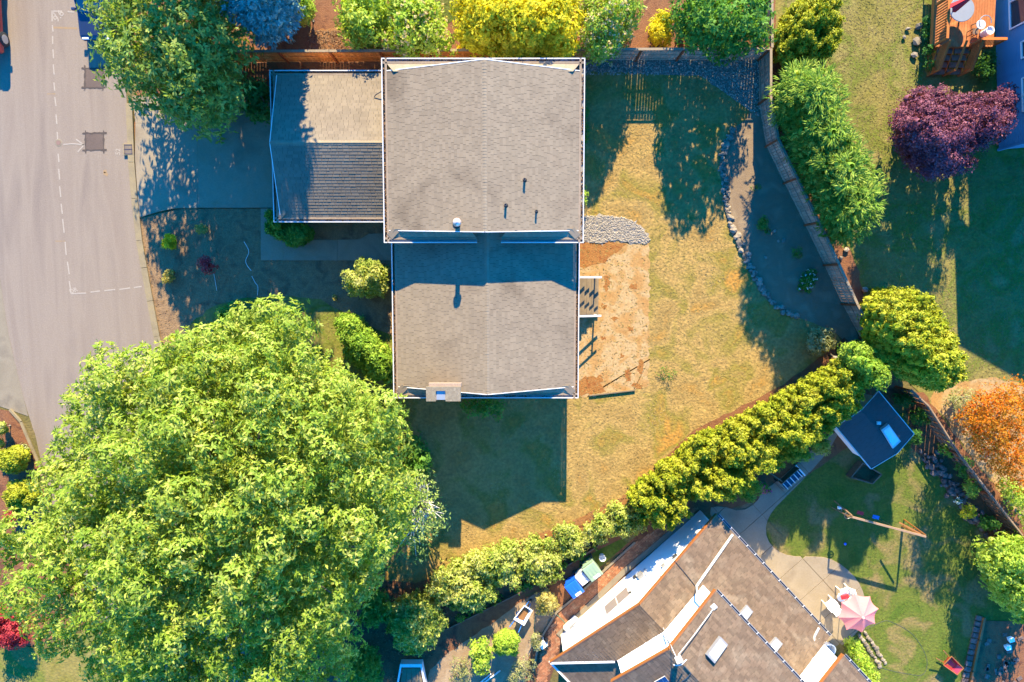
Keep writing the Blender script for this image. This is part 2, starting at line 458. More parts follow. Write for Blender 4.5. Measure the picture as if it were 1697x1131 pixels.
mat('gutter_grey', [(.20, .18, .17), (.28, .25, .23)], scale=5)
plain('trim_orange', A(222, 140, 62), rough=.6)
mat('chimney_crown', [A(206, 196, 182), A(184, 174, 162), A(218, 208, 194)], scale=7, fine=(40, .3), bump=.01, bscale=30)
mat('brick_pale', [A(240, 216, 206), A(228, 204, 192)], scale=6, fine=(20, .2))
plain('flue_steel', (.42, .43, .44), rough=.35, metal=.6)
plain('black_metal', (.03, .03, .035), rough=.4)
plain('dark_pipe', (.05, .05, .055), rough=.5)
plain('copper_cap', (.62, .44, .36), rough=.3, metal=.4)
mat('cedar_board', [A(206, 134, 72, .95), A(188, 114, 58, .95), A(216, 150, 92, .95)], scale=2, stretch=(3, 3, .5), objrand=.16, fine=(20, .12), rough=.8)
mat('cedar_post', [A(150, 76, 40, 1.35), A(166, 88, 50, 1.35)], scale=3, objrand=.1)
mat('cedar_grey', [A(186, 156, 138, 1.15), A(170, 138, 122, 1.15), A(200, 172, 154, 1.15)], scale=2, stretch=(3, 3, .5), objrand=.2, fine=(20, .12), rough=.85)
mat('cap_wood', [A(226, 208, 190), A(206, 190, 172)], scale=4, fine=(30, .15))
mat('deck_board', [A(238, 156, 100, 2.5), A(226, 140, 88, 2.5), A(244, 172, 116, 2.5)], scale=2, objrand=.10, fine=(30, .1))
mat('deck_rail', [A(236, 146, 72, 2.0), A(222, 130, 64, 2.0)], scale=3, objrand=.1)
mat('tread_wood', [A(196, 176, 146), A(178, 158, 132)], scale=3, fine=(30, .14), objrand=.08)
mat('weathered_wood', [A(176, 140, 120), A(196, 160, 136), A(150, 116, 100)], scale=3, fine=(26, .2), objrand=.12)
mat('bark', [(.16, .13, .10), (.24, .20, .16), (.10, .08, .06)], scale=8, fine=(30, .25), bump=.02, bscale=30)
mat('bark_pale', [(.44, .41, .36), (.52, .48, .42), (.36, .33, .28)], scale=8, fine=(30, .2))
plain('glass_dark', (.03, .04, .05), rough=.06, spec=.8)
plain('skylight_glass', (.72, .76, .80), rough=.12, spec=.8)
plain('skylight_frame', (.20, .19, .19), rough=.4)
plain('plastic_white', (.80, .79, .75), rough=.4)
plain('plastic_blue', (.01, .10, .62), rough=.35)
plain('plastic_grey', (.42, .42, .44), rough=.4)
plain('plastic_green', (.22, .30, .20), rough=.4)
plain('plastic_label', (.82, .82, .82), rough=.5)
plain('fabric_pink', (.62, .17, .155), rough=.9)
plain('fabric_red', (.55, .012, .02), rough=.8)
plain('red_paint', (.34, .02, .03), rough=.25, spec=.6)
plain('navy_paint', (.015, .022, .05), rough=.2, spec=.6)
plain('rubber', (.02, .02, .022), rough=.8)
plain('alloy', (.55, .55, .56), rough=.3, metal=.7)
plain('lamp_glass', (.75, .75, .78), rough=.1)
plain('solar_cell', (.01, .02, .07), rough=.12, spec=.8)
plain('blue_metal', (.03, .14, .42), rough=.4)
plain('orange_wood', A(222, 146, 66), rough=.6)
plain('pale_wood', A(236, 196, 158), rough=.6)
plain('hose_green', (.03, .14, .10), rough=.5)
plain('grate_iron', (.05, .035, .05), rough=.5)
plain('rust_iron', (.18, .10, .07), rough=.7)
plain('shed_roof', A(120, 118, 124), rough=.9)
# foliage
leafmat('leaf_maple', [(.070, .118, .010), (.12, .172, .018), (.18, .222, .036), (.28, .27, .07)], trans=.44, gain=1.68)
leafmat('leaf_sparse', [(.08, .12, .02), (.14, .18, .045), (.20, .22, .08)])
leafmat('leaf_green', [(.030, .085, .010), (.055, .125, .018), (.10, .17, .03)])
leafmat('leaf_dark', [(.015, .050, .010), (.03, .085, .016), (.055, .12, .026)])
leafmat('leaf_lime', [(.10, .17, .015), (.16, .22, .025), (.24, .27, .05)])
leafmat('leaf_yellow', [(.12, .125, .005), (.21, .185, .008), (.30, .25, .02)], gain=2.5)
leafmat('leaf_golden', [(.22, .19, .04), (.30, .25, .07), (.36, .31, .12)], gain=1.3)
leafmat('leaf_cypress', [(.095, .125, .007), (.16, .168, .010), (.23, .215, .025)], trans=.25, gain=1.75)
leafmat('leaf_cypress_dark', [(.055, .11, .008), (.10, .155, .014), (.17, .205, .03)], trans=.25)
leafmat('leaf_cedar', [(.045, .10, .010), (.10, .165, .018), (.22, .25, .045)], trans=.32, gain=1.75)
leafmat('leaf_spruce', [(.10, .17, .155), (.17, .25, .22), (.25, .34, .29)], trans=.1, gain=1.2)
leafmat('leaf_oak', [(.06, .105, .02), (.10, .15, .03), (.19, .20, .05)])
leafmat('leaf_purple', [(.080, .020, .036), (.14, .040, .064), (.22, .085, .11)], trans=.2, gain=1.08)
leafmat('leaf_orange', [(.40, .06, .003), (.52, .12, .004), (.42, .20, .02), (.56, .19, .008)], gain=.86, trans=.3, spec=.06)
leafmat('leaf_red', [(.13, .012, .018), (.20, .02, .03), (.28, .05, .05)])
leafmat('leaf_rhodo', [(.075, .115, .012), (.15, .17, .03), (.26, .245, .085)], gain=2.1)
leafmat('leaf_pale', [(.16, .18, .06), (.24, .24, .10), (.32, .30, .16)], gain=1.2)
leafmat('flower_cream', [(.44, .34, .16), (.54, .44, .24), (.50, .34, .20)], gain=1)
leafmat('flower_pink', [(.60, .06, .28), (.66, .12, .36)], gain=1)
leafmat('flower_white', [(.72, .72, .70), (.80, .80, .78)], gain=1)

# ------------------------------------------------------------------ the ground and what is paved or planted on it
me = bpy.data.meshes.new('ground'); me.from_pydata([(-320, -320, -.01), (320, -320, -.01), (320, 320, -.01), (-320, 320, -.01)], [], [(0, 1, 2, 3)])
me.materials.append(MATS['ground']); link('ground', me)['kind'] = 'structure'

ROAD_R = [(203, -300), (204, 0), (207, 100), (210, 172), (214, 270), (219, 330), (227, 400), (235, 445), (245, 500), (256, 559),
          (272, 620), (300, 700), (345, 800), (410, 900), (490, 1000), (560, 1131), (630, 1300)]
ROAD_L = [(-70, -300), (-66, 200), (-60, 420), (0, 470), (13, 553), (28, 620), (45, 680), (58, 720), (70, 770), (90, 850), (130, 950), (180, 1050), (230, 1131), (300, 1300)]
sheet('road', ROAD_R + ROAD_L[::-1], .004, MATS['asphalt'], amp=.02)
sheet('neighbour_driveway', [(-260, 430), (0, 462), (14, 553), (29, 620), (47, 690), (30, 684), (0, 674), (-260, 660)], .012, MATS['concrete_old'], amp=.01)
FRONT = [(232, 361), (300, 346), (446, 346), (660, 340), (660, 700), (560, 760), (400, 860), (345, 795), (300, 700), (268, 610), (258, 545), (244, 470), (236, 400)]
sheet('front_bed', FRONT, .03, MATS['soil_front'], amp=.03)
sheet('front_lawn', [(275, 600), (292, 570), (318, 536), (352, 508), (400, 494), (470, 490), (530, 497), (575, 520), (655, 560), (655, 800), (420, 900), (330, 760)], .036, MATS['lawn_tan'], amp=.06)
sheet('left_bed', [(-300, 676), (0, 678), (16, 681), (34, 700), (50, 738), (66, 775), (82, 850), (120, 950), (150, 1030), (60, 1070), (-300, 1075)], .03, MATS['bark_mulch'], amp=.02)
sheet('left_lawn', [(-300, 1060), (40, 1070), (80, 1078), (150, 1040), (220, 1131), (290, 1300), (-300, 1300)], .034, MATS['lawn_tan'])
sheet('side_bed', [(395, 96), (640, 96), (640, 130), (446, 130), (446, 350), (222, 350), (224, 150), (300, 60)], .01, MATS['bark_mulch'])
sheet('north_garden', [(205, -300), (1285, -300), (1285, 60), (1262, 103), (395, 100), (208, 120)], .012, MATS['bark_mulch'], amp=.04)
sheet('north_bark_strip', [(515, 52), (560, 44), (640, 56), (650, 82), (640, 88), (512, 88)], .02, MATS['bark_orange'], amp=.09, step=.2)
sheet('north_lawn', [(650, -40), (780, -40), (770, 22), (740, 40), (700, 20)], .02, MATS['lawn_green'])
LAWN = [(950, 118), (1160, 126), (1247, 188), (1235, 208), (1212, 222), (1199, 250), (1195, 275), (1199, 305), (1204, 340), (1212, 380),
        (1228, 412), (1244, 450), (1260, 483), (1282, 507), (1312, 522), (1345, 532), (1385, 550), (1400, 575), (1290, 645), (1150, 715),
        (1092, 772), (1042, 826), (960, 866), (860, 900), (740, 950), (690, 965), (600, 960), (540, 800), (560, 640), (640, 600), (950, 600)]
sheet('back_lawn', LAWN, .03, MATS['lawn_dry'], amp=.05)
sheet('gravel_strip', [(945, 100), (1257, 98), (1264, 200), (1247, 189), (1160, 127), (945, 127)], .024, MATS['gravel_base'], amp=.02)
sheet('back_bed', [(1258, 150), (1264, 215), (1272, 245), (1300, 302), (1336, 375), (1368, 441), (1398, 506), (1424, 560), (1405, 572), (1385, 553), (1345, 534),
                   (1312, 524), (1282, 509), (1258, 484), (1240, 448), (1224, 412), (1208, 380), (1199, 338), (1195, 300), (1192, 270), (1198, 240), (1214, 214), (1236, 200)], .036, MATS['bed_soil'], amp=.03)
sheet('dirt_patch', [(950, 402), (975, 396), (1074, 390), (1077, 500), (1074, 640), (1050, 648), (950, 660)], .036, MATS['dirt_patch'], amp=.10, step=.12)
for k_, (x_, y_, a_, b_) in enumerate(((1040, 622, 6, 12), (1062, 608, 5, 13), (1030, 590, 4, 5), (1005, 470, 5, 16), (1050, 475, 6, 4), (1002, 508, 6, 5), (1020, 528, 7, 4), (1000, 560, 4, 3), (1045, 545, 4, 4), (1056, 640, 9, 4))): sheet('dirt_patch', [(x_ + a_ * math.cos(t_ * .7), y_ + b_ * math.sin(t_ * .7)) for t_ in range(9)], .0405, MATS['dirt_rust'], amp=.09, step=.1, seed=k_ + 3)
sheet('dirt_patch', [(955, 398), (1010, 400), (1040, 404), (1020, 418), (1000, 436), (970, 444), (955, 442)], .041, MATS['dirt_rust'], amp=.12, step=.18)
sheet('dirt_patch', [(955, 632), (975, 622), (998, 624), (996, 640), (1008, 648), (955, 657)], .041, MATS['dirt_rust'], amp=.12, step=.18)
GPATCH = [(955, 362), (972, 359), (1000, 357), (1030, 360), (1052, 368), (1066, 382), (1077, 398), (1070, 405), (1050, 403), (1020, 399), (995, 404), (955, 400)]
sheet('gravel_patch', GPATCH, .045, MATS['gravel_pale'], amp=.14, step=.15)
sheet('east_lawn', [(1262, -300), (2100, -300), (2100, 800), (1692, 872), (1600, 760), (1520, 648), (1440, 562), (1400, 500), (1360, 430), (1320, 350), (1278, 260), (1268, 120)], .006, MATS['lawn_tan'], amp=.04)
sheet('east_bed', [(1290, 60), (1320, 150), (1372, 330), (1420, 440), (1436, 520), (1430, 556), (1404, 506), (1360, 420), (1310, 310), (1280, 250), (1272, 120)], .012, MATS['bark_mulch'], amp=.08)
sheet('orange_bed', [(1560, 640), (1630, 625), (1730, 640), (1730, 860), (1690, 862), (1620, 770), (1540, 660)], .012, MATS['dirt_patch'], amp=.1)
SE_LAWN = [(1410, 700), (1530, 680), (1600, 800), (1690, 900), (1760, 980), (1760, 1300), (1420, 1300), (1380, 1070), (1430, 1000), (1400, 940), (1300, 920), (1262, 890), (1278, 845), (1345, 775)]
sheet('south_east_lawn', SE_LAWN, .02, MATS['lawn_green'], amp=.02)
sheet('hedge_bed', [(1400, 560), (1440, 600), (1500, 650), (1420, 730), (1290, 822), (1180, 850), (1100, 880), (1000, 930), (980, 945), (860, 990), (850, 900), (960, 864), (1042, 824), (1092, 770), (1150, 712), (1290, 643)], .04, MATS['bark_mulch'], amp=.05)
sheet('bark_edge', [(840, 905), (960, 858), (1040, 818), (1056, 838), (1000, 880), (900, 925), (860, 960), (830, 940)], .046, MATS['bark_orange'], amp=.08, step=.2)
sheet('south_bed', [(560, 930), (700, 962), (760, 940), (850, 905), (870, 990), (950, 955), (1010, 925), (990, 950), (925, 1015), (900, 1060), (885, 1131), (880, 1300), (520, 1300), (500, 1000)], .014, MATS['bark_mulch'], amp=.05)
sheet('south_path', [(905, 975), (925, 1000), (905, 1045), (880, 1075), (870, 1131), (700, 1180), (712, 1110), (745, 1080), (790, 1050), (820, 1030), (860, 1000)], .02, MATS['grey_path'], amp=.05)
sheet('shed_bed', [(1500, 650), (1530, 650), (1600, 745), (1690, 860), (1720, 930), (1690, 960), (1640, 900), (1590, 840), (1545, 780), (1510, 740)], .032, MATS['bark_mulch'], amp=.06)
sheet('paver_base', [(908, 1040), (925, 1015), (960, 985), (1005, 943), (1050, 900), (1090, 872), (1140, 838), (1175, 845), (1036, 968), (930, 1072), (900, 1160), (884, 1160), (892, 1090)], .03, MATS['paver_joint'], amp=.01)
sheet('bin_lawn', [(962, 928), (985, 915), (1010, 902), (1046, 884), (1066, 876), (1040, 900), (1000, 935), (975, 952), (958, 948)], .05, MATS['lawn_green'], amp=.03)
sheet('neighbour_patio_base', [(1400, 700), (1300, 830), (1262, 880), (1300, 922), (1370, 926), (1436, 1000), (1425, 1050), (1400, 1090), (1360, 1060), (1180, 860), (1170, 838), (1225, 842)], .016, MATS['soil_front'], amp=.01)

# kerb along the road, in cast lengths
kr = empty('kerb'); kr['kind'] = 'structure'
for i in range(3, 15):
    (ax, ay), (bx, by) = ROAD_R[i], ROAD_R[i + 1]
    L = (P(bx, by) - P(ax, ay)).length; k = max(1, round(L / 3.0))
    for j in range(k):
        t0, t1 = j / k, (j + 1) / k
        q = [(ax + (bx - ax) * t0, ay + (by - ay) * t0), (ax + (bx - ax) * t1, ay + (by - ay) * t1)]
        p0, p1 = P(*q[0]), P(*q[1]); d = (p1 - p0).normalized(); n_ = Vector((-d.y, d.x, 0))
        if n_.x < 0: n_ = -n_
        p0 = p0 + d * .01; p1 = p1 - d * .01
        MB().prism([p0[:2], p1[:2], (p1 + n_ * .34)[:2], (p0 + n_ * .34)[:2]], 0, .115).build('kerb_stone', MATS['concrete_kerb'], kr, bevel=.015)
kl = empty('kerb'); kl['kind'] = 'structure'
for (ax, ay), (bx, by) in zip([(16, 680), (34, 700), (50, 738), (66, 775)], [(34, 700), (50, 738), (66, 775), (82, 850)]):
    p0, p1 = P(ax, ay), P(bx, by); d = (p1 - p0).normalized(); n_ = Vector((-d.y, d.x, 0))
    MB().prism([p0[:2], p1[:2], (p1 + n_ * .14)[:2], (p0 + n_ * .14)[:2]], 0, .10).build('kerb_stone', MATS['concrete_kerb'], kl, bevel=.01)

# driveway and front walk, in slabs
def slabs(name, polys, z0, z1, m, inset=.008):
    r = empty(name); r['kind'] = 'structure'
    for poly in polys:
        pts = XY(poly); c = sum(pts, Vector()) / len(pts)
        q = [p + (c - p).normalized() * inset for p in pts]
        MB().prism([p[:2] for p in q], z0, z1).build('slab', m, r)
    return r
slabs('driveway', [[(226, 205), (329, 205), (329, 345), (290, 346), (262, 352), (233, 361), (230, 330), (225, 260)],
                   [(329, 205), (462, 205), (462, 345), (329, 345)],
                   [(221, 160), (329, 160), (329, 205), (226, 205)], [(329, 160), (462, 160), (462, 205), (329, 205)]], .0, .10, MATS['concrete'])
slabs('front_walk', [[(433, 346), (470, 346), (470, 432), (433, 432)], [(470, 398), (560, 398), (560, 432), (470, 432)],
                     [(560, 398), (597, 397), (612, 388), (660, 386), (660, 432), (560, 432)]], .0, .085, MATS['concrete'])
# neighbour's patio and path: a grid of slabs clipped to the outline
def clip_cell(subject, cell):
    out = subject
    for i in range(len(cell)):
        a, b = cell[i], cell[(i + 1) % len(cell)]; inp = out; out = []
        if not inp: break
        side = lambda p: (b[0] - a[0]) * (p[1] - a[1]) - (b[1] - a[1]) * (p[0] - a[0])
        for j in range(len(inp)):
            p, q = inp[j], inp[(j + 1) % len(inp)]; sp, sq = side(p), side(q)
            if sp >= 0: out.append(p)
            if (sp >= 0) != (sq >= 0):
                t = sp / (sp - sq); out.append((p[0] + (q[0] - p[0]) * t, p[1] + (q[1] - p[1]) * t))
    return out
def smooth_poly(pts, it=2):
    for _ in range(it):
        o = []
        for i in range(len(pts)):
            a, b = pts[i], pts[(i + 1) % len(pts)]
            o += [(a[0] * .75 + b[0] * .25, a[1] * .75 + b[1] * .25), (a[0] * .25 + b[0] * .75, a[1] * .25 + b[1] * .75)]
        pts = o
    return pts
PATIO = smooth_poly([(1392, 712), (1372, 748), (1335, 790), (1300, 825), (1280, 845), (1268, 868), (1270, 893), (1285, 912), (1310, 922), (1345, 922), (1372, 924),
         (1398, 938), (1420, 960), (1432, 985), (1434, 1010), (1426, 1040), (1405, 1062), (1385, 1075), (1352, 1055), (1300, 1000), (1240, 935), (1190, 876), (1172, 842),
         (1195, 838), (1228, 848), (1254, 832), (1262, 815), (1290, 795), (1330, 760), (1362, 728)], 1)
pw = [p[:2] for p in XY(PATIO)]
SE_ANG = R(42.98)
dv, mv = (math.cos(SE_ANG), math.sin(SE_ANG)), (math.sin(SE_ANG), -math.cos(SE_ANG))
pat = empty('patio'); pat['kind'] = 'structure'
ox, oy = P(1190, 850)[:2]; q = 1.75
for i in range(-6, 9):
    for j in range(-8, 9):
        cell = []
        for a, b in ((0, 0), (0, 1), (1, 1), (1, 0)):
            u, v = (i + a) * q + (-.012 if a else .012), (j + b) * q + (-.012 if b else .012)
            cell.append((ox + dv[0] * u + mv[0] * v, oy + dv[1] * u + mv[1] * v))
        ar = sum(cell[k][0] * cell[(k + 1) % 4][1] - cell[(k + 1) % 4][0] * cell[k][1] for k in range(4))
        if ar < 0: cell = cell[::-1]
        c = clip_cell(pw, cell)
        if len(c) >= 3:
            a2 = abs(sum(c[k][0] * c[(k + 1) % len(c)][1] - c[(k + 1) % len(c)][0] * c[k][1] for k in range(len(c)))) / 2
            if a2 > .08: MB().prism(c, .0, .06).build('slab', MATS['concrete'], pat)

# chalk survey marks and the two asphalt patches on the road
def mark(segs, w, name, m, z=.010, parent=None):
    b = MB()
    for a, c in segs:
        p, q = P(*a), P(*c); d = (q - p).normalized(); n_ = Vector((-d.y, d.x, 0)) * w / 2
        b.add([(*(p + n_)[:2], z), (*(p - n_)[:2], z), (*(q - n_)[:2], z), (*(q + n_)[:2], z)], [(0, 1, 2, 3)])
    return b.build(name, m, parent)
dash = [(86.5, 18, 86.5, 36), (87, 42, 88, 53), (87.5, 60, 87.5, 73), (88, 82, 89, 97), (88.5, 107, 90, 124), (89.5, 137, 91, 151), (91, 161, 93, 176), (93, 190, 94.5, 206),
        (95, 219, 96, 233), (96.5, 255, 98, 269), (97.5, 280, 99, 298), (99, 309, 101, 327), (101.5, 338, 103.5, 355), (104, 363, 106.5, 386), (108, 401, 110, 423), (112, 434, 115, 455),
        (115, 466, 118, 487), (87, 19, 103, 19), (112, 19.5, 123, 20.5), (130, 20, 140, 20), (118, 487, 143, 486), (150, 484.5, 166, 482.5), (173, 482, 191, 480), (198, 480, 216, 477.5), (222, 477, 235, 475)]
mk = empty('chalk_line', (0, 0, 0)); [mark([((a, b), (c, d))], .075, 'dash', MATS['chalk'], parent=mk) for a, b, c, d in dash]; tag(mk, 'dashed white survey line chalked down the grey road and across at both ends', 'road marking')
mk = mark([((88, 21), (93, 26))], .06, 'chalk_note', MATS['chalk'])
def glyphs(text, px, py, hgt, ang, name, label, zz=.0105, m='chalk'):
    cu = bpy.data.curves.new(name, 'FONT'); cu.body = text; cu.size = hgt; cu.extrude = 0; cu.offset = .008; cu.align_x = 'CENTER'; cu.align_y = 'CENTER'
    o = bpy.data.objects.new(name, cu); COL.objects.link(o)
    dg = bpy.context.evaluated_depsgraph_get(); me_ = bpy.data.meshes.new_from_object(o.evaluated_get(dg))
    bpy.data.objects.remove(o); me_.materials.clear(); me_.materials.append(MATS[m])
    o = link(name, me_); p = P(px, py); o.location = (p.x, p.y, zz); o.rotation_euler = (0, 0, ang)
    tag(o, label, 'road marking'); return o
tag(mk, 'short slanting chalk stroke inside the corner of the dashed line', 'road marking')
glyphs('9.6', 97.5, 27, .52, R(50), 'chalk_figure', 'chalked figures slanting beside the top corner of the dashed line')
glyphs('DR', 122, 482, .34, R(20), 'chalk_figure', 'chalked letters in the lower corner of the dashed line')
glyphs('52', 196, 252, .36, R(85), 'chalk_figure', 'faint chalked number between the lower asphalt patch and the drain')
mk = mark([((105, 240), (118, 238.5)), ((118, 238.5), (128, 239)), ((128, 239), (139, 240.5)), ((139, 240.5), (126, 231)), ((139.5, 240.5), (129, 252))], .07, 'chalk_arrow', MATS['chalk'])
tag(mk, 'white chalk arrow pointing at the lower dark asphalt patch', 'road marking')
mk = mark([((86, 46), (104, 46.5)), ((104, 46.5), (128, 47.5))], .10, 'chalk_line', MATS['chalk_orange'], z=.0065); tag(mk, 'faint orange paint line crossing the dashed line near the top', 'road marking')
mk = mark([((171, 285), (177, 284)), ((172, 287), (179, 291))], .16, 'chalk_smudge', MATS['chalk_orange'], z=.0065); tag(mk, 'pale smudge on the road below the drain', 'road marking')
mk = mark([((78, 156), (92, 156))], .05, 'chalk_tick', MATS['chalk_orange'], z=.0065); tag(mk, 'faint short tick crossing the upper half of the dashed line', 'road marking')
mk = mark([((92, 400), (108, 400))], .05, 'chalk_tick', MATS['chalk_orange'], z=.0065); tag(mk, 'faint short tick crossing the lower half of the dashed line', 'road marking')
def patch(cx, cy, hw, hh, label):
    r = empty('asphalt_patch', P(cx, cy)); tag(r, label, 'road patch')
    o = P(cx, cy)
    def sh(pts, z, nm, m, amp):
        q = [Vector((p.x - o.x, p.y - o.y)) for p in rough_edge(XY(pts), .12, amp, int(cx))]
        me_ = bpy.data.meshes.new(nm); me_.from_pydata([(p.x, p.y, z) for p in [Vector((a.x, a.y, 0)) for a in q]], [], [tuple(range(len(q)))]); me_.materials.append(m)
        if me_.polygons[0].normal.z < 0: me_.flip_normals()
        link(nm, me_, r)
    sh([(cx - hw, cy - hh), (cx + hw, cy - hh), (cx + hw, cy + hh), (cx - hw, cy + hh)], .009, 'infill', MATS['asphalt_patch'], .01)
    for s in (-1, 1):
        e = .7
        sh([(cx + s * hw - 1.4, cy - hh - 5), (cx + s * hw + 1.4, cy - hh - 4.5), (cx + s * hw + 1.4, cy + hh + 5), (cx + s * hw - 1.4, cy + hh + 6)], .0125, 'seal_band', MATS['asphalt_seal'], .03)
        sh([(cx - hw - 5, cy + s * hh - 1.3), (cx + hw + 5, cy + s * hh - 1.3), (cx + hw + 5, cy + s * hh + 1.5), (cx - hw - 6, cy + s * hh + 1.5)], .0145, 'seal_band', MATS['asphalt_seal'], .03)
patch(157, 235, 15, 14, 'square dark asphalt patch with overrun corners below, the chalk arrow points to it')
patch(156, 129.5, 15, 16, 'square dark asphalt patch beside the overhanging tree near the road top')
# iron in the road
dr = empty('storm_drain', P(214.5, 248.5, 0)); tag(dr, 'dark iron storm drain grate set in the kerb line', 'drain')
b = MB()
for y in (-.24, 0, .24): b.box((0, y, .10), (.44, .03, .05))
for x in (-.2, .2): b.box((x, 0, .10), (.03, .5, .05))
b.build('frame', MATS['grate_iron'], dr)
for k in range(6): MB().box((-.15 + k * .06, 0, .095), (.025, .48, .035)).build('bar', MATS['grate_iron'], dr)
MB().box((0, 0, .05), (.44, .5, .05)).build('pit', MATS['black_metal'], dr)
b = MB().box((0, 0, .055), (.56, .62, .112)); b.build('surround', MATS['concrete_kerb'], dr, bevel=.01); dr.location.z = .006
mh = empty('valve_cover', P(97, 237, 0)); tag(mh, 'small round iron valve cover in the road at the end of the chalk arrow', 'manhole')
MB().lathe([(0, .016), (.12, .016), (.12, .004)], n=20).build('lid', MATS['rust_iron'], mh)
MB().lathe([(.13, .014), (.19, .012), (.20, .004)], n=20).build('ring', MATS['concrete_old'], mh)
# ------------------------------------------------------------------ roofs
def shingles(parent, O, e, s, L, lo, hi, m, t=.010, expo=.142, tabw=.30, seed=1, name='shingles', org=(0, 0, 0), tabs=True):
    """overlapping courses of tabs on one slope: O eave point, e along the eave, s up the slope"""
    r = random.Random(seed); e = Vector(e).normalized(); s = Vector(s).normalized(); nn = e.cross(s)
    if nn.z < 0: nn = -nn
    O = Vector(O) - Vector(org); V = []; F = []
    k = int(L / expo) + 1
    for i in range(k):
        b0 = i * expo; b1 = min(L, b0 + expo + .015); bm_ = min(L, b0 + expo / 2)
        if b0 >= L - .02: break
        a, z = lo(bm_), hi(bm_)
        x = a - r.uniform(0, tabw) ; first = True
        while x < z:
            w = tabw * r.choice((.55, .8, 1, 1, 1.15, 1.3)) if tabs else tabw
            x0, x1 = max(x, a) + .006, min(x + w, z) - .006
            x += w
            if x1 - x0 < .03: continue
            tt = t * r.uniform(.8, 1.25)
            p = lambda aa, bb, hh: tuple(O + e * aa + s * bb + nn * hh)
            j = len(V)
            V += [p(x0, b0, 0), p(x1, b0, 0), p(x0, b0, tt), p(x1, b0, tt), p(x0, b1, .0025), p(x1, b1, .0025)]
            F += [(j, j + 1, j + 3, j + 2), (j + 2, j + 3, j + 5, j + 4), (j, j + 2, j + 4, j + 4), (j + 1, j + 5, j + 3, j + 3)][:2] + [(j, j + 2, j + 4), (j + 1, j + 5, j + 3)]
    me = bpy.data.meshes.new(name); me.from_pydata(V, [], F); me.materials.append(m)
    o = link(name, me, parent); o['kind'] = 'stuff'; return o
def ridge_caps(parent, a, b, m, side, org=(0, 0, 0), step=.14, w=.15, drop=.045, seed=3):
    r = random.Random(seed); a = Vector(a) - Vector(org); b = Vector(b) - Vector(org); d = (b - a); L = d.length; d.normalize(); side = Vector(side).normalized()
    V = []; F = []; up = Vector((0, 0, 1))
    for i in range(int(L / step)):
        q = a + d * (i * step); e = q + d * (step * 1.05); h = .030 + r.uniform(0, .006)
        j = len(V)
        V += [tuple(q - side * w - up * (drop - .012)), tuple(q + up * h), tuple(q + side * w - up * (drop - .012)), tuple(e - side * w - up * (drop - .004)), tuple(e + up * (h - .012)), tuple(e + side * w - up * (drop - .004))]
        F += [(j, j + 1, j + 4, j + 3), (j + 1, j + 2, j + 5, j + 4)]
    me = bpy.data.meshes.new('ridge_caps'); me.from_pydata(V, [], F); me.materials.append(m)
    o = link('ridge_caps', me, parent); o['kind'] = 'stuff'; return o
def gutter_run(parent, a, b, inw, z, m='white_metal', w=.19, debris=0.6, seed=1, org=(0, 0, 0), inner=.07):
    """a U channel from a to b (outer line); inw points to the house"""
    a, b, inw = Vector((a[0], a[1], z)) - Vector(org), Vector((b[0], b[1], z)) - Vector(org), Vector((inw[0], inw[1], 0)).normalized()
    d = (b - a).normalized(); g = MB()
    g.bar(a + inw * .0225, b + inw * .0225, .045, .14)
    de = MB().bar(a + inw * (w - .015), b + inw * (w - .015), .03, .15); de.bar(a + inw * (w + inner / 2 + .002) + Vector((0, 0, .055)), b + inw * (w + inner / 2 + .002) + Vector((0, 0, .055)), inner, .03)
    de.build('drip_edge', MATS['drip_edge'], parent)
    MB().bar(a + inw * (w / 2) - Vector((0, 0, .05)), b + inw * (w / 2) - Vector((0, 0, .05)), w - .092, .016).build('gutter_floor', MATS['gutter_debris' if debris > .5 else 'gutter_grey'], parent)
    g.build('gutter', MATS[m], parent)
    if debris > 0:
        r = np.random.default_rng(seed); n = int((b - a).length * 130 * debris)
        t = r.uniform(0, 1, n); t = t[(np.sin(t * 37 + seed) + r.uniform(-1, 1, n) * .8) > -.7]; n = len(t)
        C = np.array(a[:]) + np.outer(t, np.array((b - a)[:])) + np.array(inw[:]) * r.uniform(.05, w - .05, n)[:, None] + np.array([0, 0, -.035])
        C[:, 2] += r.uniform(0, .04, n)
        V, F = leaf_quads(C, rdirs(r, n), unit(rdirs(r, n) * .5 + np.array([0, 0, 1])), np.full(n, .11), np.full(n, .06))
        np_mesh('gutter_debris', V, F, MATS['gutter_debris'], parent)['kind'] = 'stuff'
def quad(parent, pts, m, name, th=.03, org=(0, 0, 0)):
    p = [Vector(q) - Vector(org) for q in pts]; n = (p[1] - p[0]).cross(p[2] - p[0]).normalized()
    if n.z < 0: n = -n
    return MB().hull([q - n * th for q in p], p).build(name, m, parent)

HN, HS, HG = 4.75, 3.5, 2.5
house = empty('house', (-1.35, 4.0, 0)); HO = house.location.copy()
tag(house, 'pale two level house with shallow shingled gables, white gutters and attached garage', 'house')
def hx(px, py, z): v = P(px, py, z); return v.x, v.y
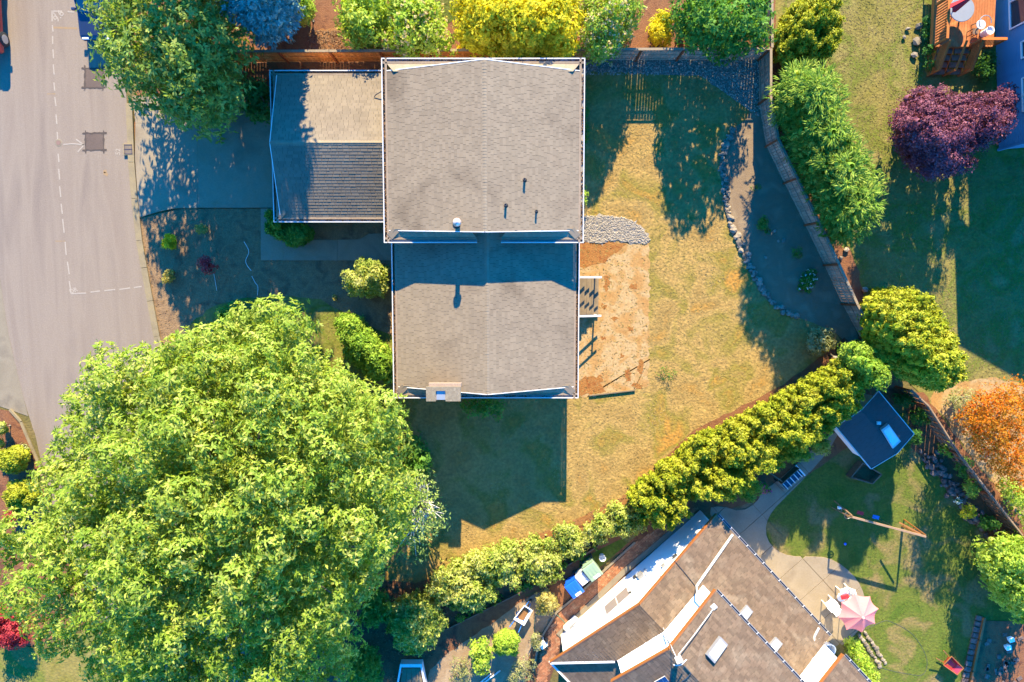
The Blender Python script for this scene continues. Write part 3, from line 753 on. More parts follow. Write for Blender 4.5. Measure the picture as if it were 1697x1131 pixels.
# north volume
nx0, ny1 = hx(632, 97, HN); nx1, ny0 = hx(967, 403, HN)
sx0, _ = hx(650, 500, HS); sx1, sy0 = hx(958.5, 660, HS); sy1 = ny0 + .75
gx0, gy1 = hx(447, 117, HG); _, gy0 = hx(560, 369, HG); gx1 = nx0 + .55
def gable_body(x0, x1, y0, y1, xr, h, hr, axis='y'):
    b = MB()
    if axis == 'y':
        sec = [(x0, 0), (x1, 0), (x1, h), (xr, hr), (x0, h)]
        A_ = [Vector((x, y0, z)) - HO for x, z in sec]; B_ = [Vector((x, y1, z)) - HO for x, z in sec]
    else:
        sec = [(y0, 0), (y1, 0), (y1, h), (xr, hr), (y0, h)]
        A_ = [Vector((x0, y, z)) - HO for y, z in sec]; B_ = [Vector((x1, y, z)) - HO for y, z in sec]
    b.hull(A_, B_); return b
def do_roof_y(x0, x1, y0, y1, h, rise, xr, prow0, prow1, inset0, inset1, m, seed, both=True):
    """ridge along y; x0..x1 the gutter box; inset = how far the rake stands in from the gutter at each end"""
    ga = .27
    e0, e1 = x0 + ga, x1 - ga; ze = h + .06; zr = h + rise
    ya, yb = y0 + inset0, y1 - inset1
    for side, xe in ((0, e0), (1, e1)):
        run = xr - xe; L = math.hypot(run, zr - ze); s = Vector((run, 0, zr - ze)).normalized()
        O = Vector((xe, ya, ze)); e = Vector((0, 1, 0)); W_ = yb - ya
        lo = lambda b, L=L: -prow0 * b / L; hi = lambda b, L=L, W_=W_: W_ + prow1 * b / L
        pts = [O, O + e * W_, O + s * L + e * (W_ + prow1), O + s * L - e * prow0]
        quad(house, pts, MATS['roof_felt'], 'roof_deck', .1, HO)
        shingles(house, O + Vector((0, 0, .002)), e, s, L, lo, hi, m, seed=seed + side, org=HO)
    ridge_caps(house, (xr, ya - prow0, zr), (xr, yb + prow1, zr), MATS['ridge_shingle'], (1, 0, 0), HO, seed=seed)
    for (yy, pr, sg) in ((ya, prow0, -1), (yb, prow1, 1)):
        for xe in (e0, e1):
            a = Vector((xe, yy + sg * .015, ze - .05)) - HO; c = Vector((xr, yy + sg * (pr + .015), zr - .05)) - HO
            MB().bar(a, c, .035, .14).build('barge_board', MATS['white_paint'], house)
    return ya, yb, e0, e1, ze, zr
rxN = P(803, 240, HN + 1.15).x; rxS = P(807, 520, HS + 1.1).x
gable_body(nx0 + .45, nx1 - .45, ny0 + .62, ny1 - .62, rxN, HN, HN + .98).build('wall', MATS['siding_cream'], house)
gable_body(sx0 + .45, sx1 - .45, sy0 + .62, ny0 + .60, rxS, HS, HS + .93).build('wall', MATS['siding_cream'], house)
gable_body(gx0 + .62, nx0 + .44, gy0 + .45, gy1 - .45, (gy0 + gy1) / 2 - .06, HG, HG + 1.05, 'x').build('wall', MATS['siding_cream'], house)
yaN, ybN, *_r = do_roof_y(nx0, nx1, ny0, ny1, HN, 1.15, rxN, .15, .18, .60, .60, MATS['shingle'], 11)
do_roof_y(sx0, sx1, sy0, sy1, HS, 1.10, rxS, .23, .0, .60, .0, MATS['shingle'], 21)
# garage roof, ridge along x
ryG = P(540, 237, HG + 1.25).y; zeG, zrG = HG + .06, HG + 1.25
for k, ye in ((0, gy0 + .27), (1, gy1 - .27)):
    run = ryG - ye; L = math.hypot(run, zrG - zeG); s = Vector((0, run, zrG - zeG)).normalized()
    xa = gx0 + .38; Wd = gx1 - .1 - xa; O = Vector((xa, ye, zeG)); e = Vector((1, 0, 0))
    quad(house, [O, O + e * Wd, O + s * L + e * Wd, O + s * L - e * .03], MATS['roof_felt'], 'roof_deck', .1, HO)
    shingles(house, O + Vector((0, 0, .002)), e, s, L, lambda b, L=L: -.03 * b / L, lambda b, Wd=Wd: Wd, MATS['shingle_warm'], t=.016 if k == 0 else .009, expo=.155, seed=31 + k, org=HO)
ridge_caps(house, (gx0 + .35, ryG, zrG), (gx1 - .1, ryG, zrG), MATS['ridge_shingle'], (0, 1, 0), HO, w=.16, drop=.06)
for ye in (gy0 + .27, gy1 - .27): MB().bar(Vector((gx0 + .365, ye, zeG - .05)) - HO, Vector((gx0 + .335, ryG, zrG - .05)) - HO, .035, .14).build('barge_board', MATS['white_paint'], house)
# gutters all round, with little pent roofs across the gable feet
for a, b_, inw, z, db, sd in (((nx0, ny0), (nx0, ny1), (1, 0), HN, .9, 1), ((nx1, ny0), (nx1, ny1), (-1, 0), HN, .35, 2),
        ((nx0 + .05, ny1), (nx1 - .05, ny1), (0, -1), HN, .25, 3), ((nx0 + .05, ny0), (nx0 + 4.45, ny0), (0, 1), HN, .0, 4), ((nx1 - 3.95, ny0), (nx1 - .05, ny0), (0, 1), HN, .0, 5),
        ((sx0, sy0), (sx0, ny0 + .6), (1, 0), HS, 1.0, 6), ((sx1, sy0), (sx1, ny0 + .6), (-1, 0), HS, 1.0, 7), ((sx0 + .05, sy0), (sx1 - .05, sy0), (0, 1), HS, .1, 8),
        ((gx0, gy0), (gx0, gy1), (1, 0), HG, .8, 9), ((gx0 + .05, gy1), (nx0 + .44, gy1), (0, -1), HG, .6, 10), ((gx0 + .05, gy0), (nx0 + .44, gy0), (0, 1), HG, .1, 12)):
    gutter_run(house, a, b_, inw, z, debris=db, seed=sd, org=HO)
def pent(x0, x1, y_out, y_in, z, hip0, hip1):
    sg = 1 if y_in > y_out else -1
    pts = [(x0, y_out, z), (x1, y_out, z), (x1 - hip1, y_in, z + .15), (x0 + hip0, y_in, z + .15)]
    quad(house, pts, MATS['pent_shingle'], 'eave_return', .02, HO)
pent(nx0 + .28, nx1 - .28, ny1 - .28, ny1 - .66, HN + .07, .3, .3)
pent(nx0 + .28, nx0 + 4.40, ny0 + .28, ny0 + .66, HN + .07, .3, .30)
pent(nx1 - 3.90, nx1 - .28, ny0 + .28, ny0 + .66, HN + .07, .3, .30)
pent(sx0 + .28, sx1 - .28, sy0 + .28, sy0 + .66, HS + .07, .3, .3)
pts = [(gx0 + .28, gy0 + .28, HG + .07), (gx0 + .28, gy1 - .28, HG + .07), (gx0 + .64, gy1 - .6, HG + .18), (gx0 + .64, gy0 + .6, HG + .18)]
quad(house, pts, MATS['pent_shingle'], 'eave_return', .02, HO)
# corner saddles of shingle between eave and return
def saddle(cx, cy, sx, sy, h):
    p = Vector((cx, cy, h + .09)); a = Vector((sx, sy, 0)).normalized(); n_ = Vector((-a.y, a.x, 0)); u = Vector((0, 0, 1))
    pts = [p + n_ * .17 - a * .05, p - n_ * .17 - a * .05, p + a * .40 - n_ * .17 + u * .10, p + a * .40 + n_ * .17 + u * .10]
    quad(house, pts, MATS['shingle'], 'corner_saddle', .03, HO)
for cx, cy, sx_, sy_, h in ((nx0 + .32, ny0 + .32, 1, 1, HN), (nx1 - .32, ny0 + .32, -1, 1, HN),
                            (sx0 + .32, sy0 + .32, 1, 1, HS), (sx1 - .32, sy0 + .32, -1, 1, HS), (gx0 + .32, gy0 + .32, 1, 1, HG)):
    saddle(cx, cy, sx_, sy_, h)
# vents
def zN(x): return HN + .06 + (1.09) * (1 - abs(x - rxN) / (rxN - nx0 - .27 if x < rxN else nx1 - .27 - rxN))
def vent(px, py, hgt, rad, m, cap=None):
    q = P(px, py, HN + 1.0); z = zN(q.x) - .04; q = P(px, py, z) - HO
    f = MB().lathe([(rad * 2.2, .03), (rad * 1.1, .09), (rad, .1)], (q.x, q.y, q.z), 14); f.build('vent_flashing', MATS['roof_felt'], house)
    p = MB().lathe([(rad, 0), (rad, hgt), (rad * .7, hgt), (rad * .7, hgt - .1), (0, hgt - .1)], (q.x, q.y, q.z), 14); pp = p.build('vent_pipe', MATS[m], house, smooth=False)
    if cap:
        MB().lathe([(0, hgt + .22), (rad * 1.4, hgt + .16), (rad * 1.75, hgt + .05), (rad * 1.75, hgt - .02), (rad * 1.2, hgt - .06)], (q.x, q.y, q.z), 16).build('vent_cap', MATS[cap], pp, smooth=True)
vent(759, 371, .62, .115, 'white_metal', 'copper_cap'); vent(869, 299, .36, .055, 'dark_pipe'); vent(838, 341, .36, .055, 'dark_pipe'); vent(888.5, 351, .34, .045, 'dark_pipe')
# chimney at the south gable
c0 = P(706, 641.5, 5.05); c1 = P(763.5, 665.5, 5.05); cz = 5.0
def lb(x0, x1, y0, y1, z0, z1): return MB().box(((x0 + x1) / 2 - HO.x, (y0 + y1) / 2 - HO.y, (z0 + z1) / 2), (x1 - x0, y1 - y0, z1 - z0))
ch = lb(c0.x + .05, c1.x - .05, c1.y + .05, c0.y - .05, 0, cz - .08).build('chimney', MATS['brick_pale'], house)
fx0, fx1 = P(722.5, 660, cz).x, P(738.5, 660, cz).x; fy = P(730, 648, cz).y
cr = lb(c0.x, fx0, c1.y, c0.y, cz - .079, cz + .05); 
for bb in (lb(fx1, c1.x, c1.y, c0.y, cz - .079, cz + .05), lb(fx0 + .001, fx1 - .001, fy, c0.y, cz - .079, cz + .05)): cr.add(bb.v, bb.f)
cr.build('crown', MATS['chimney_crown'], ch)
lb(fx0 + .02, fx1 - .02, c1.y + .06, fy - .02, cz - .07, cz - .05).build('flue', MATS['flue_steel'], ch)
lb(c0.x + .12, c1.x + .02, c0.y + .002, c0.y + .16, cz - .32, cz - .06).build('ledge', MATS['brick_pale'], ch)
# a bent cable and small bits above the garage
b = MB(); b.tube([P(632, 152, 3.2) - HO, P(622, 158, 3.05) - HO, P(620.5, 161, 3.0) - HO], .025, 6); b.build('mast_cable', MATS['black_metal'], house)
# side steps with white rails, going down east from the lower volume
wx = sx1 - .45
st = empty('side_steps', (wx + .5, (P(980, 460).y + P(980, 522).y) / 2, 0)); tag(st, 'timber steps with two white handrails on the right side of the house', 'steps')
SO = st.location.copy()
yA, yB = P(980, 523, .7).y, P(980, 460, .7).y; x_in = P(960, 490, .8).x
tw = (P(993, 490, .5).x - x_in) / 4
for k in range(4):
    z = .84 - k * .2
    for j in range(2):
        MB().box((x_in + tw * k + tw * (.25 + .5 * j) - SO.x, 0, z - .02), (tw * .5 - .008, yB - yA - .06, .04)).build('tread', MATS['tread_wood'], st)
    MB().box((x_in + tw * (k + 1) - .02 - SO.x, 0, z - .12), (.02, yB - yA - .08, .155)).build('riser', MATS['tread_wood'], st)
MB().box(((wx + x_in) / 2 - SO.x, 0, .83), (x_in - wx - .01, yB - yA, .05)).build('landing', MATS['tread_wood'], st)
for y in (yA + .0, yB + .0):
    b = MB(); b.hull([Vector((x_in - SO.x, y - SO.y + s, 0)) for s in (-.02, .02)] + [Vector((x_in + tw * 4 - SO.x, y - SO.y + s, 0)) for s in (.02, -.02)],
                     [Vector((x_in - SO.x, y - SO.y + s, .78)) for s in (-.02, .02)] + [Vector((x_in + tw * 4 - SO.x, y - SO.y + s, .1)) for s in (.02, -.02)])
    b.build('stringer', MATS['tread_wood'], st)
    rl = MB(); a = Vector((wx + .05 - SO.x, y - SO.y, 1.74)); a2 = Vector((x_in + .02 - SO.x, y - SO.y, 1.72)); c = Vector((x_in + tw * 4.1 - SO.x, y - SO.y, 1.12))
    rl.bar(a, a2, .10, .05); rl.bar(a2, c, .10, .05); rl.build('handrail', MATS['white_paint'], st)
    rl = MB(); u = Vector((0, 0, -.42)); rl.bar(a + u, a2 + u, .04, .10); rl.bar(a2 + u, c + u, .04, .10); rl.build('mid_rail', MATS['white_paint'], st)
    for x in (wx + .1, x_in + tw * 3.2):
        t = .5 if x > x_in else 0
        zt = 1.72 if x < x_in else 1.72 - .6 * (x - x_in) / (tw * 4.1)
        MB().box((x - SO.x, y - SO.y, zt / 2 - .02), (.09, .09, zt - .04)).build('post', MATS['white_paint'], st)
# ------------------------------------------------------------------ fences: every board is a part
def fence(label, base_px, h, board_mat, inner, pitch=.150, bw=.142, cap=True, post_step=2.46, rails=(.3, .9, 1.5), stagger=0.0, jit=.012, seed=1, post_in=True):
    """base line in photo points; inner = +1 when the house side is to the left of the line's direction"""
    pts = [P(*p) for p in base_px]; root = empty('wooden_fence', pts[0]); tag(root, label, 'fence'); o = pts[0]; r = random.Random(seed)
    bme = None; base_board = None
    for i in range(len(pts) - 1):
        a, b = pts[i], pts[i + 1]; d = (b - a); L = d.length; d.normalize(); n_ = Vector((-d.y, d.x, 0)) * inner
        ang = math.atan2(d.y, d.x); k = int(L / pitch)
        for j in range(k):
            q = a + d * ((j + .5) * L / k) - o
            off = -n_ * (.02 + stagger * (j % 2))
            if base_board is None:
                base_board = MB().box((0, 0, h / 2), (bw, .018, h - .06)).build('board', MATS[board_mat], root); ob = base_board
            else:
                ob = bpy.data.objects.new('board', base_board.data); COL.objects.link(ob); ob.parent = root
            ob.location = q + off + Vector((0, 0, r.uniform(-jit, jit))); ob.rotation_euler = (r.uniform(-.006, .006), 0, ang)
        kp = max(1, round(L / post_step))
        for j in range(kp + (1 if i == len(pts) - 2 else 0)):
            q = a + d * (j * L / kp) - o + n_ * .045
            MB().box((q.x, q.y, h / 2), (.10, .085, h + .02), ang).build('post', MATS['cedar_post'], root)
        for z in rails:
            p0, p1 = a - o + n_ * .018 + Vector((0, 0, z)), b - o + n_ * .018 + Vector((0, 0, z))
            MB().bar(p0, p1, .03, .085).build('rail', MATS[board_mat], root)
        if cap:
            MB().bar(a - o + Vector((0, 0, h + .03)) - d * .01, b - o + Vector((0, 0, h + .03)) + d * .01, .125, .035).build('cap_rail', MATS['cap_wood'], root)
    return root
fence('long orange cedar fence running behind the top of the main house', [(398, 104), (560, 103.5), (720, 102.5), (880, 101.5), (985, 101)], 1.75, 'cedar_board', -1, pitch=.1505, bw=.138, seed=1)
fence('greyish cedar fence along the dark gravel strip right of the house top', [(986, 101), (1120, 100.5), (1255, 100)], 1.75, 'cedar_grey', -1, pitch=.152, bw=.138, seed=2)
fence('thin fence running up out of the picture from the top right garden corner', [(1259, 98), (1258, -60)], 1.75, 'cedar_grey', 1, pitch=.16, seed=3)
fence('curving brown board fence between the back bed and the right lawn', [(1257, 100), (1257, 174), (1269, 243), (1299, 304), (1333.5, 373.5), (1365, 439.5), (1394.5, 503.5), (1424, 558), (1438, 590)], 1.75, 'cedar_grey', -1, pitch=.15, seed=4, post_step=2.42)
fence('dark purple slatted fence behind the shed and the orange shrub', [(1484, 640), (1512, 666), (1560, 741), (1610, 806), (1668, 880), (1730, 950)], 1.45, 'weathered_wood', -1, pitch=.20, bw=.225, stagger=.06, seed=5, post_step=2.3)

# timber edging by the dirt patch
b = MB(); a, c = P(976, 655.5), P(1052, 646.5); b.bar(a + Vector((0, 0, .08)), c + Vector((0, 0, .08)), .06, .14)
tag(b.build('edging_board', MATS['tread_wood']), 'thin timber board lying along the lower edge of the straw dirt patch', 'board')

# rock border and loose stones
def stone_mesh(seed):
    r = random.Random(seed); bm = bmesh.new(); bmesh.ops.create_icosphere(bm, subdivisions=1, radius=1)
    for v in bm.verts: v.co *= r.uniform(.75, 1.15)
    for v in bm.verts: v.co.z *= .7
    me = bpy.data.meshes.new('stone'); bm.to_mesh(me); bm.free(); return me
SM = [stone_mesh(k) for k in range(7)]
SM2 = []
for m_ in SM: m_.materials.append(MATS['stone'])
for k in range(6):
    m_ = stone_mesh(50 + k); m_.materials.append(MATS['stone_purple']); SM2.append(m_)
def stone(px, py, r, parent, o, rr, meshes=SM, z=.05, name='stone'):
    s = link(name, rr.choice(meshes), parent); p = P(px, py)
    s.location = Vector((p.x, p.y, z + r * .35)) - o; s.scale = (r * rr.uniform(.8, 1.3), r * rr.uniform(.75, 1.1), r * rr.uniform(.7, 1.0)); s.rotation_euler = (rr.uniform(-.3, .3), rr.uniform(-.3, .3), rr.uniform(0, 6.28))
    return s
rb = empty('rock_border', P(1214, 215, 0)); tag(rb, 'curving border of pale rocks between the dry lawn and the shaded bed', 'rock border'); RO = rb.location.copy()
line = [(1214, 213), (1204, 232), (1198, 255), (1196, 282), (1200, 308), (1205, 335), (1210, 362), (1217, 385), (1227, 405), (1237, 428), (1246, 450), (1257, 472), (1270, 491), (1285, 507), (1303, 518), (1326, 524)]
rr = random.Random(5); acc = []
for (ax, ay), (bx, by) in zip(line, line[1:]):
    n_ = int(math.hypot(bx - ax, by - ay) / 4.4)
    for k in range(n_): acc.append((ax + (bx - ax) * k / n_, ay + (by - ay) * k / n_))
for x, y in acc:
    for j in range(2 if rr.random() < .75 else 3):
        big = rr.random() < .18
        stone(x + rr.uniform(-5.5, 5.5), y + rr.uniform(-3, 3), rr.uniform(.15, .21) if big else rr.uniform(.075, .14), rb, RO, rr)
for k, (x, y, r, lb_) in enumerate([(1212, 219, .2, 'large grey rock at the top end of the rock border'), (1298, 399, .16, 'round pale stone lying in the middle of the shaded bed'),
        (1283, 383, .11, 'small pale stone beside the green tuft in the shaded bed'), (1289, 400, .1, 'small stone touching the round pale stone in the shaded bed'), (1268, 427, .12, 'brownish stone near the rock border in the shaded bed'),
        (1401, 414, .17, 'white stone at the foot of the feathery green tree behind the fence'), (1392, 428, .13, 'small pale stone close to the fence under the feathery green tree'), (1432, 480, .17, 'white round stone on the bare bank above the domed cypress'),
        (1520, 45, .22, 'white rock on the lawn left of the deck, topmost'), (1517, 70, .26, 'largest white rock on the lawn left of the deck'), (1513, 93, .2, 'lowest white rock on the lawn left of the deck'), (1503, 49, .13, 'tiny pale rock on the lawn left of the other white rocks'), (1497, 63, .13, 'small grey rock on the lawn below the tiny pale rock')]):
    o = stone(x, y, r, None, Vector(), rr, name='garden_rock'); tag(o, lb_, 'rock')
rk = empty('rockery', P(1560, 790, 0)); tag(rk, 'purple grey rockery stones along the bed beside the shed', 'rockery'); KO = rk.location.copy()
line = [(1535, 752), (1552, 775), (1570, 800), (1595, 832), (1622, 862), (1650, 895)]
for (ax, ay), (bx, by) in zip(line, line[1:]):
    for k in range(16):
        t = rr.random(); stone(ax + (bx - ax) * t + rr.uniform(-14, 12), ay + (by - ay) * t + rr.uniform(-9, 9), rr.uniform(.09, .24), rk, KO, rr, SM2)

# loose pebbles and grass tufts, nobody could count them
def scatter(name, poly, n, m, size, z, seed, kind='pebble', spread=1.0, skip=None):
    g = np.random.default_rng(seed); w = np.array([p[:2] for p in XY(poly)])
    X = g.uniform(w[:, 0].min(), w[:, 0].max(), n); Y = g.uniform(w[:, 1].min(), w[:, 1].max(), n)
    k = inpoly_np(X, Y, w)
    if skip is not None:
        for s_ in skip: k &= ~inpoly_np(X, Y, np.array([p[:2] for p in XY(s_)]))
    X, Y = X[k], Y[k]; n = len(X); C = np.stack([X, Y, np.full(n, z)], 1)
    if kind == 'pebble':
        s = g.uniform(.6, 1.3, n) * size; C[:, 2] += s * .3
        ang = g.uniform(0, 6.28, n); ca, sa = np.cos(ang), np.sin(ang)
        base = np.array([[1, 0, 0], [0, .8, 0], [-1, 0, 0], [0, -.8, 0], [.1, .1, .75], [-.1, -.1, .7]])
        V = base[None] * s[:, None, None]
        V = np.stack([V[..., 0] * ca[:, None] - V[..., 1] * sa[:, None], V[..., 0] * sa[:, None] + V[..., 1] * ca[:, None], V[..., 2]], 2) + C[:, None, :]
        F0 = np.array([[0, 1, 5, 4], [1, 2, 5, 5], [2, 3, 4, 5], [3, 0, 4, 4]]); F0 = np.array([[0, 1, 5, 4], [2, 3, 4, 5]])
        T0 = [[1, 2, 5], [3, 0, 4]]
        me = bpy.data.meshes.new(name); fs = []
        V = V.reshape(-1, 3)
        for i in range(n): fs += [tuple(x + i * 6 for x in f) for f in ((0, 1, 5, 4), (2, 3, 4, 5), (1, 2, 5), (3, 0, 4))]
        me.from_pydata(V.tolist(), [], fs); me.materials.append(m); o = link(name, me)
    else:
        T = unit(rdirs(g, n) * np.array([1, 1, .05]) + np.array([0, 0, .04])); N = unit(rdirs(g, n) * .42 + np.array([0, 0, 1.0]))
        s = g.uniform(.6, 1.4, n) * size; C[:, 2] += .006
        V, F = leaf_quads(C, T, N, s, s * .3); o = np_mesh(name, V, F, m)
    o['kind'] = 'stuff'; return o
scatter('gravel', [(950, 102), (1256, 100), (1262, 196), (1247, 187), (1160, 125), (950, 125)], 7000, MATS['pebble'], .05, .024, 3)
scatter('gravel', GPATCH, 3600, MATS['pebble_pale'], .045, .045, 4)
scatter('grass', LAWN, 70000, MATS['grass_blade'], .15, .03, 5, 'blade', skip=[[(950, 395), (1077, 388), (1077, 645), (950, 660)], GPATCH])
scatter('grass', SE_LAWN, 16000, MATS['grass_blade_green'], .13, .02, 6, 'blade')
scatter('grass', [(1300, -20), (1540, -20), (1548, 120), (1640, 260), (1720, 260), (1720, 640), (1560, 640), (1430, 470), (1380, 330), (1290, 120)], 40000, MATS['grass_blade_tan'], .15, .006, 7, 'blade')
scatter('grass', [(640, -20), (780, -20), (770, 22), (740, 40), (700, 20)], 2500, MATS['grass_blade_green'], .13, .02, 8, 'blade')
scatter('fallen_leaves', [(560, 940), (720, 960), (760, 1000), (700, 1131), (560, 1131)], 1500, MATS['gutter_debris'], .16, .03, 9, 'blade')
scatter('fallen_leaves', [(512, 50), (645, 56), (645, 86), (512, 88)], 1500, MATS['gutter_debris'], .16, .03, 10, 'blade')
scatter('straw', [(955, 402), (1074, 392), (1076, 643), (955, 656)], 900, MATS['grass_blade'], .14, .042, 11, 'blade')
scatter('bark_chips', FRONT, 5000, MATS['soil_front'], .10, .04, 12, 'blade')
scatter('bark_chips', [(840, 905), (960, 858), (1040, 818), (1056, 838), (1000, 880), (900, 925), (860, 960), (830, 940)], 1800, MATS['gutter_debris'], .14, .05, 13, 'blade')

# ------------------------------------------------------------------ lower right house: stepped gables, white walls, brown shingles
W0 = P(929, 1051); DV = Vector((dv[0], dv[1], 0)); MV = Vector((mv[0], mv[1], 0))
h2 = empty('house', W0 + DV * 5 + MV * 6); H2 = h2.location.copy(); tag(h2, 'white house with brown shingle roofs, stepped orange trimmed gables and skylights, lower right', 'house')
def Q(d, m, z): return W0 + DV * d + MV * m + Vector((0, 0, z))
def QL(d, m, z): return Q(d, m, z) - H2
zl, zp, dL, dP, dR = 2.72, 4.5, -.66, 5.32, 11.25            # lower gable
ul, up_, uL, uP, uR = 5.5, 6.7, 1.85, 5.28, 8.72             # upper gable
mU, mUr = 1.50, 1.14                                          # upper wall and upper rake
def pent_body(m0, m1, d0, d1, dp, h, hp, name='wall'):
    A_ = [QL(d0, m0, 0), QL(d1, m0, 0), QL(d1, m0, h), QL(dp, m0, hp), QL(d0, m0, h)]; B_ = [QL(d0, m1, 0), QL(d1, m1, 0), QL(d1, m1, h), QL(dp, m1, hp), QL(d0, m1, h)]
    return MB().hull(A_, B_).build(name, MATS['siding_white'], h2)
zw = lambda d: zl + (zp - zl) * (d - dL) / (dP - dL) - .14
A_ = [QL(2.3, 0, 0), QL(10.7, 0, 0), QL(10.7, 0, zl + .03), QL(dP, 0, zp - .2), QL(2.3, 0, zw(2.3))]; B_ = [q + MV * 8.6 for q in A_]
wl = MB().hull(A_, B_).build('wall', MATS['siding_white'], h2)
MB().hull([QL(0, .001, 0), QL(2.29, .001, 0), QL(2.29, 1.5, 0)], [QL(0, .001, zw(0)), QL(2.29, .001, zw(2.29)), QL(2.29, 1.5, zw(2.29))]).build('wall', MATS['siding_white'], h2)
pent_body(mU, 16, uL + .45, uR - .45, uP, ul + .03, up_ - .2)
def roof2(O, e_d, e_m, run_d, z0, z1, W_, lo, hi, seed, m='shingle_brown', brick=False):
    """slope rising along d by run_d (signed), width along m"""
    s3 = DV * run_d + Vector((0, 0, z1 - z0)); L = s3.length
    quad(h2, [O, O + MV * W_, O + s3 + MV * hi(L), O + s3 + MV * lo(L)], MATS['roof_felt'], 'roof_deck', .10, H2)
    shingles(h2, O + Vector((0, 0, .003)), MV, s3, L, lo, hi, MATS[m], t=.020 if brick else .008, expo=.16, tabw=.34, seed=seed, org=H2)
# lower roof: right plane, full depth; left plane cut by the diagonal eave
mr = -.37
Lr = math.hypot(dR - dP, zp - zl)
roof2(Q(dR, mr, zl), 0, 0, dP - dR, zl, zp, 8.7 - mr, lambda b: 0, lambda b: 8.7 - mr - (0 if b < Lr * .51 else 8.7 - mr - (mU - mr) - .0), 41)
Ll = math.hypot(dP - dL, zp - zl)
def hi_l(b):
    d = dL + (dP - dL) * b / Ll
    return (d - dL) / (uL + .3 - dL) * (mU - mr) if d < uL + .3 else mU - mr
roof2(Q(dL, mr, zl), 0, 0, dP - dL, zl, zp, .05, lambda b: 0, hi_l, 42, brick=True)
ridge_caps(h2, Q(dP, mr, zp), Q(dP, mU, zp), MATS['shingle_brown'], DV, H2)
# upper roof
Lu = math.hypot(uR - uP, up_ - ul)
roof2(Q(uR, mUr, ul), 0, 0, uP - uR, ul, up_, 15.5, lambda b: 0, lambda b: 15.5, 43)
roof2(Q(uL, mUr, ul), 0, 0, uP - uL, ul, up_, 15.5, lambda b: 0, lambda b: 15.5, 44, brick=True)
ridge_caps(h2, Q(uP, mUr, up_), Q(uP, 15, up_), MATS['shingle_brown'], DV, H2)
def rake(m, d0, dp, d1, h, hp, mat_='trim_orange', nm='rake_board'):
    b = MB(); k = -.035
    b.bar(QL(d0, m + k, h - .07), QL(dp, m + k, hp - .07), .06, .20); b.bar(QL(dp, m + k, hp - .07), QL(d1, m + k, h - .07), .06, .20); return b.build(nm, MATS[mat_], h2)
rake(mr, dL, dP, dR, zl, zp); rake(mUr, uL, uP, uR, ul, up_)
def gut2(a, b):   # white K gutter with dark trough and straps
    g = MB(); d = (b - a).normalized(); out = DV * .11
    g.bar(a + out + Vector((0, 0, -.02)), b + out + Vector((0, 0, -.02)), .03, .12); g.bar(a + DV * .015 + Vector((0, 0, -.03)), b + DV * .015 + Vector((0, 0, -.03)), .03, .12)
    o = g.build('gutter', MATS['skylight_frame'], h2)
    t = MB().bar(a + DV * .062 + Vector((0, 0, -.06)), b + DV * .062 + Vector((0, 0, -.06)), .062, .02).build('trough', MATS['black_metal'], o)
    k = int((b - a).length / .62)
    for j in range(k):
        q = a.lerp(b, (j + .5) / k); MB().box(q + DV * .062 + Vector((0, 0, .045)), (.04, .13, .012), SE_ANG + math.pi / 2).build('strap', MATS['white_metal'], o)
gut2(QL(dR, mr + .05, zl), QL(dR, 8.7, zl)); gut2(QL(uR, mUr + .05, ul), QL(uR, 8.36, ul))
# diagonal eave of the left plane, and the lower porch roof beyond it
MB().bar(QL(dL, mr, zl - .03), QL(uL + .3, mU - .02, zl + (zp - zl) * (uL + .3 - dL) / (dP - dL) - .03), .12, .12).build('gutter', MATS['white_paint'], h2)
Dp = .20; run_p = uL + .25 - dL; zq = zl + (zp - zl) * run_p / (dP - dL)
Lp = math.hypot(run_p, zq - zl); lo_p = lambda b: (mU - mr) * b / Lp + .03
O_ = Q(dL, mr, zl - Dp); s3 = DV * run_p + Vector((0, 0, zq - zl))
quad(h2, [O_, O_ + MV * 6, O_ + s3 + MV * 6, O_ + s3 + MV * lo_p(Lp)], MATS['roof_felt'], 'porch_roof_deck', .08, H2)
shingles(h2, O_ + Vector((0, 0, .003)), MV, s3, Lp, lo_p, lambda b: 6.0, MATS['shingle_brown'], t=.016, expo=.16, tabw=.34, seed=47, org=H2)
MB().bar(QL(dL - .05, mr, zl - Dp - .02), QL(dL - .05, mr + 6, zl - Dp - .02), .10, .12).build('gutter', MATS['white_paint'], h2)
MB().hull([QL(.2, 1.2, 0), QL(2.28, 1.52, 0), QL(2.28, 6, 0), QL(.2, 6, 0)], [QL(.2, 1.2, zl - Dp + .1), QL(2.28, 1.52, zl + .45), QL(2.28, 6, zl + .45), QL(.2, 6, zl - Dp + .1)]).build('wall', MATS['siding_white'], h2)
# front window, meter, outlets
def wallbox(d, z, w, hh, dep, m, name, parent=h2, off=0.0): return MB().box(QL(d, -dep / 2 - .002 - off, z), (w, dep, hh), SE_ANG).build(name, MATS[m], parent)
win = wallbox(4.05, 1.72, 1.72, 1.05, .05, 'white_paint', 'window')
MB().box(QL(3.62, -.056, 1.72), (.78, .014, .93), SE_ANG).build('pane', MATS['screen_reflection'], win); MB().box(QL(4.47, -.056, 1.72), (.78, .014, .93), SE_ANG).build('pane', MATS['screen_reflection'], win)
mt = wallbox(5.9, 1.35, .34, .5, .16, 'skylight_frame', 'meter_box'); wallbox(6.25, 1.5, .12, .9, .08, 'white_metal', 'conduit'); wallbox(5.55, 1.0, .18, .25, .09, 'black_metal', 'outlet')
wallbox(4.95, 2.05, .14, .12, .10, 'black_metal', 'wall_lamp'); wallbox(7.3, 2.3, .22, .2, .12, 'skylight_frame', 'wall_vent'); wallbox(8.1, 2.35, .3, .12, .1, 'black_metal', 'wall_vent'); wallbox(6.9, 2.9, .05, 1.3, .05, 'white_metal', 'conduit')
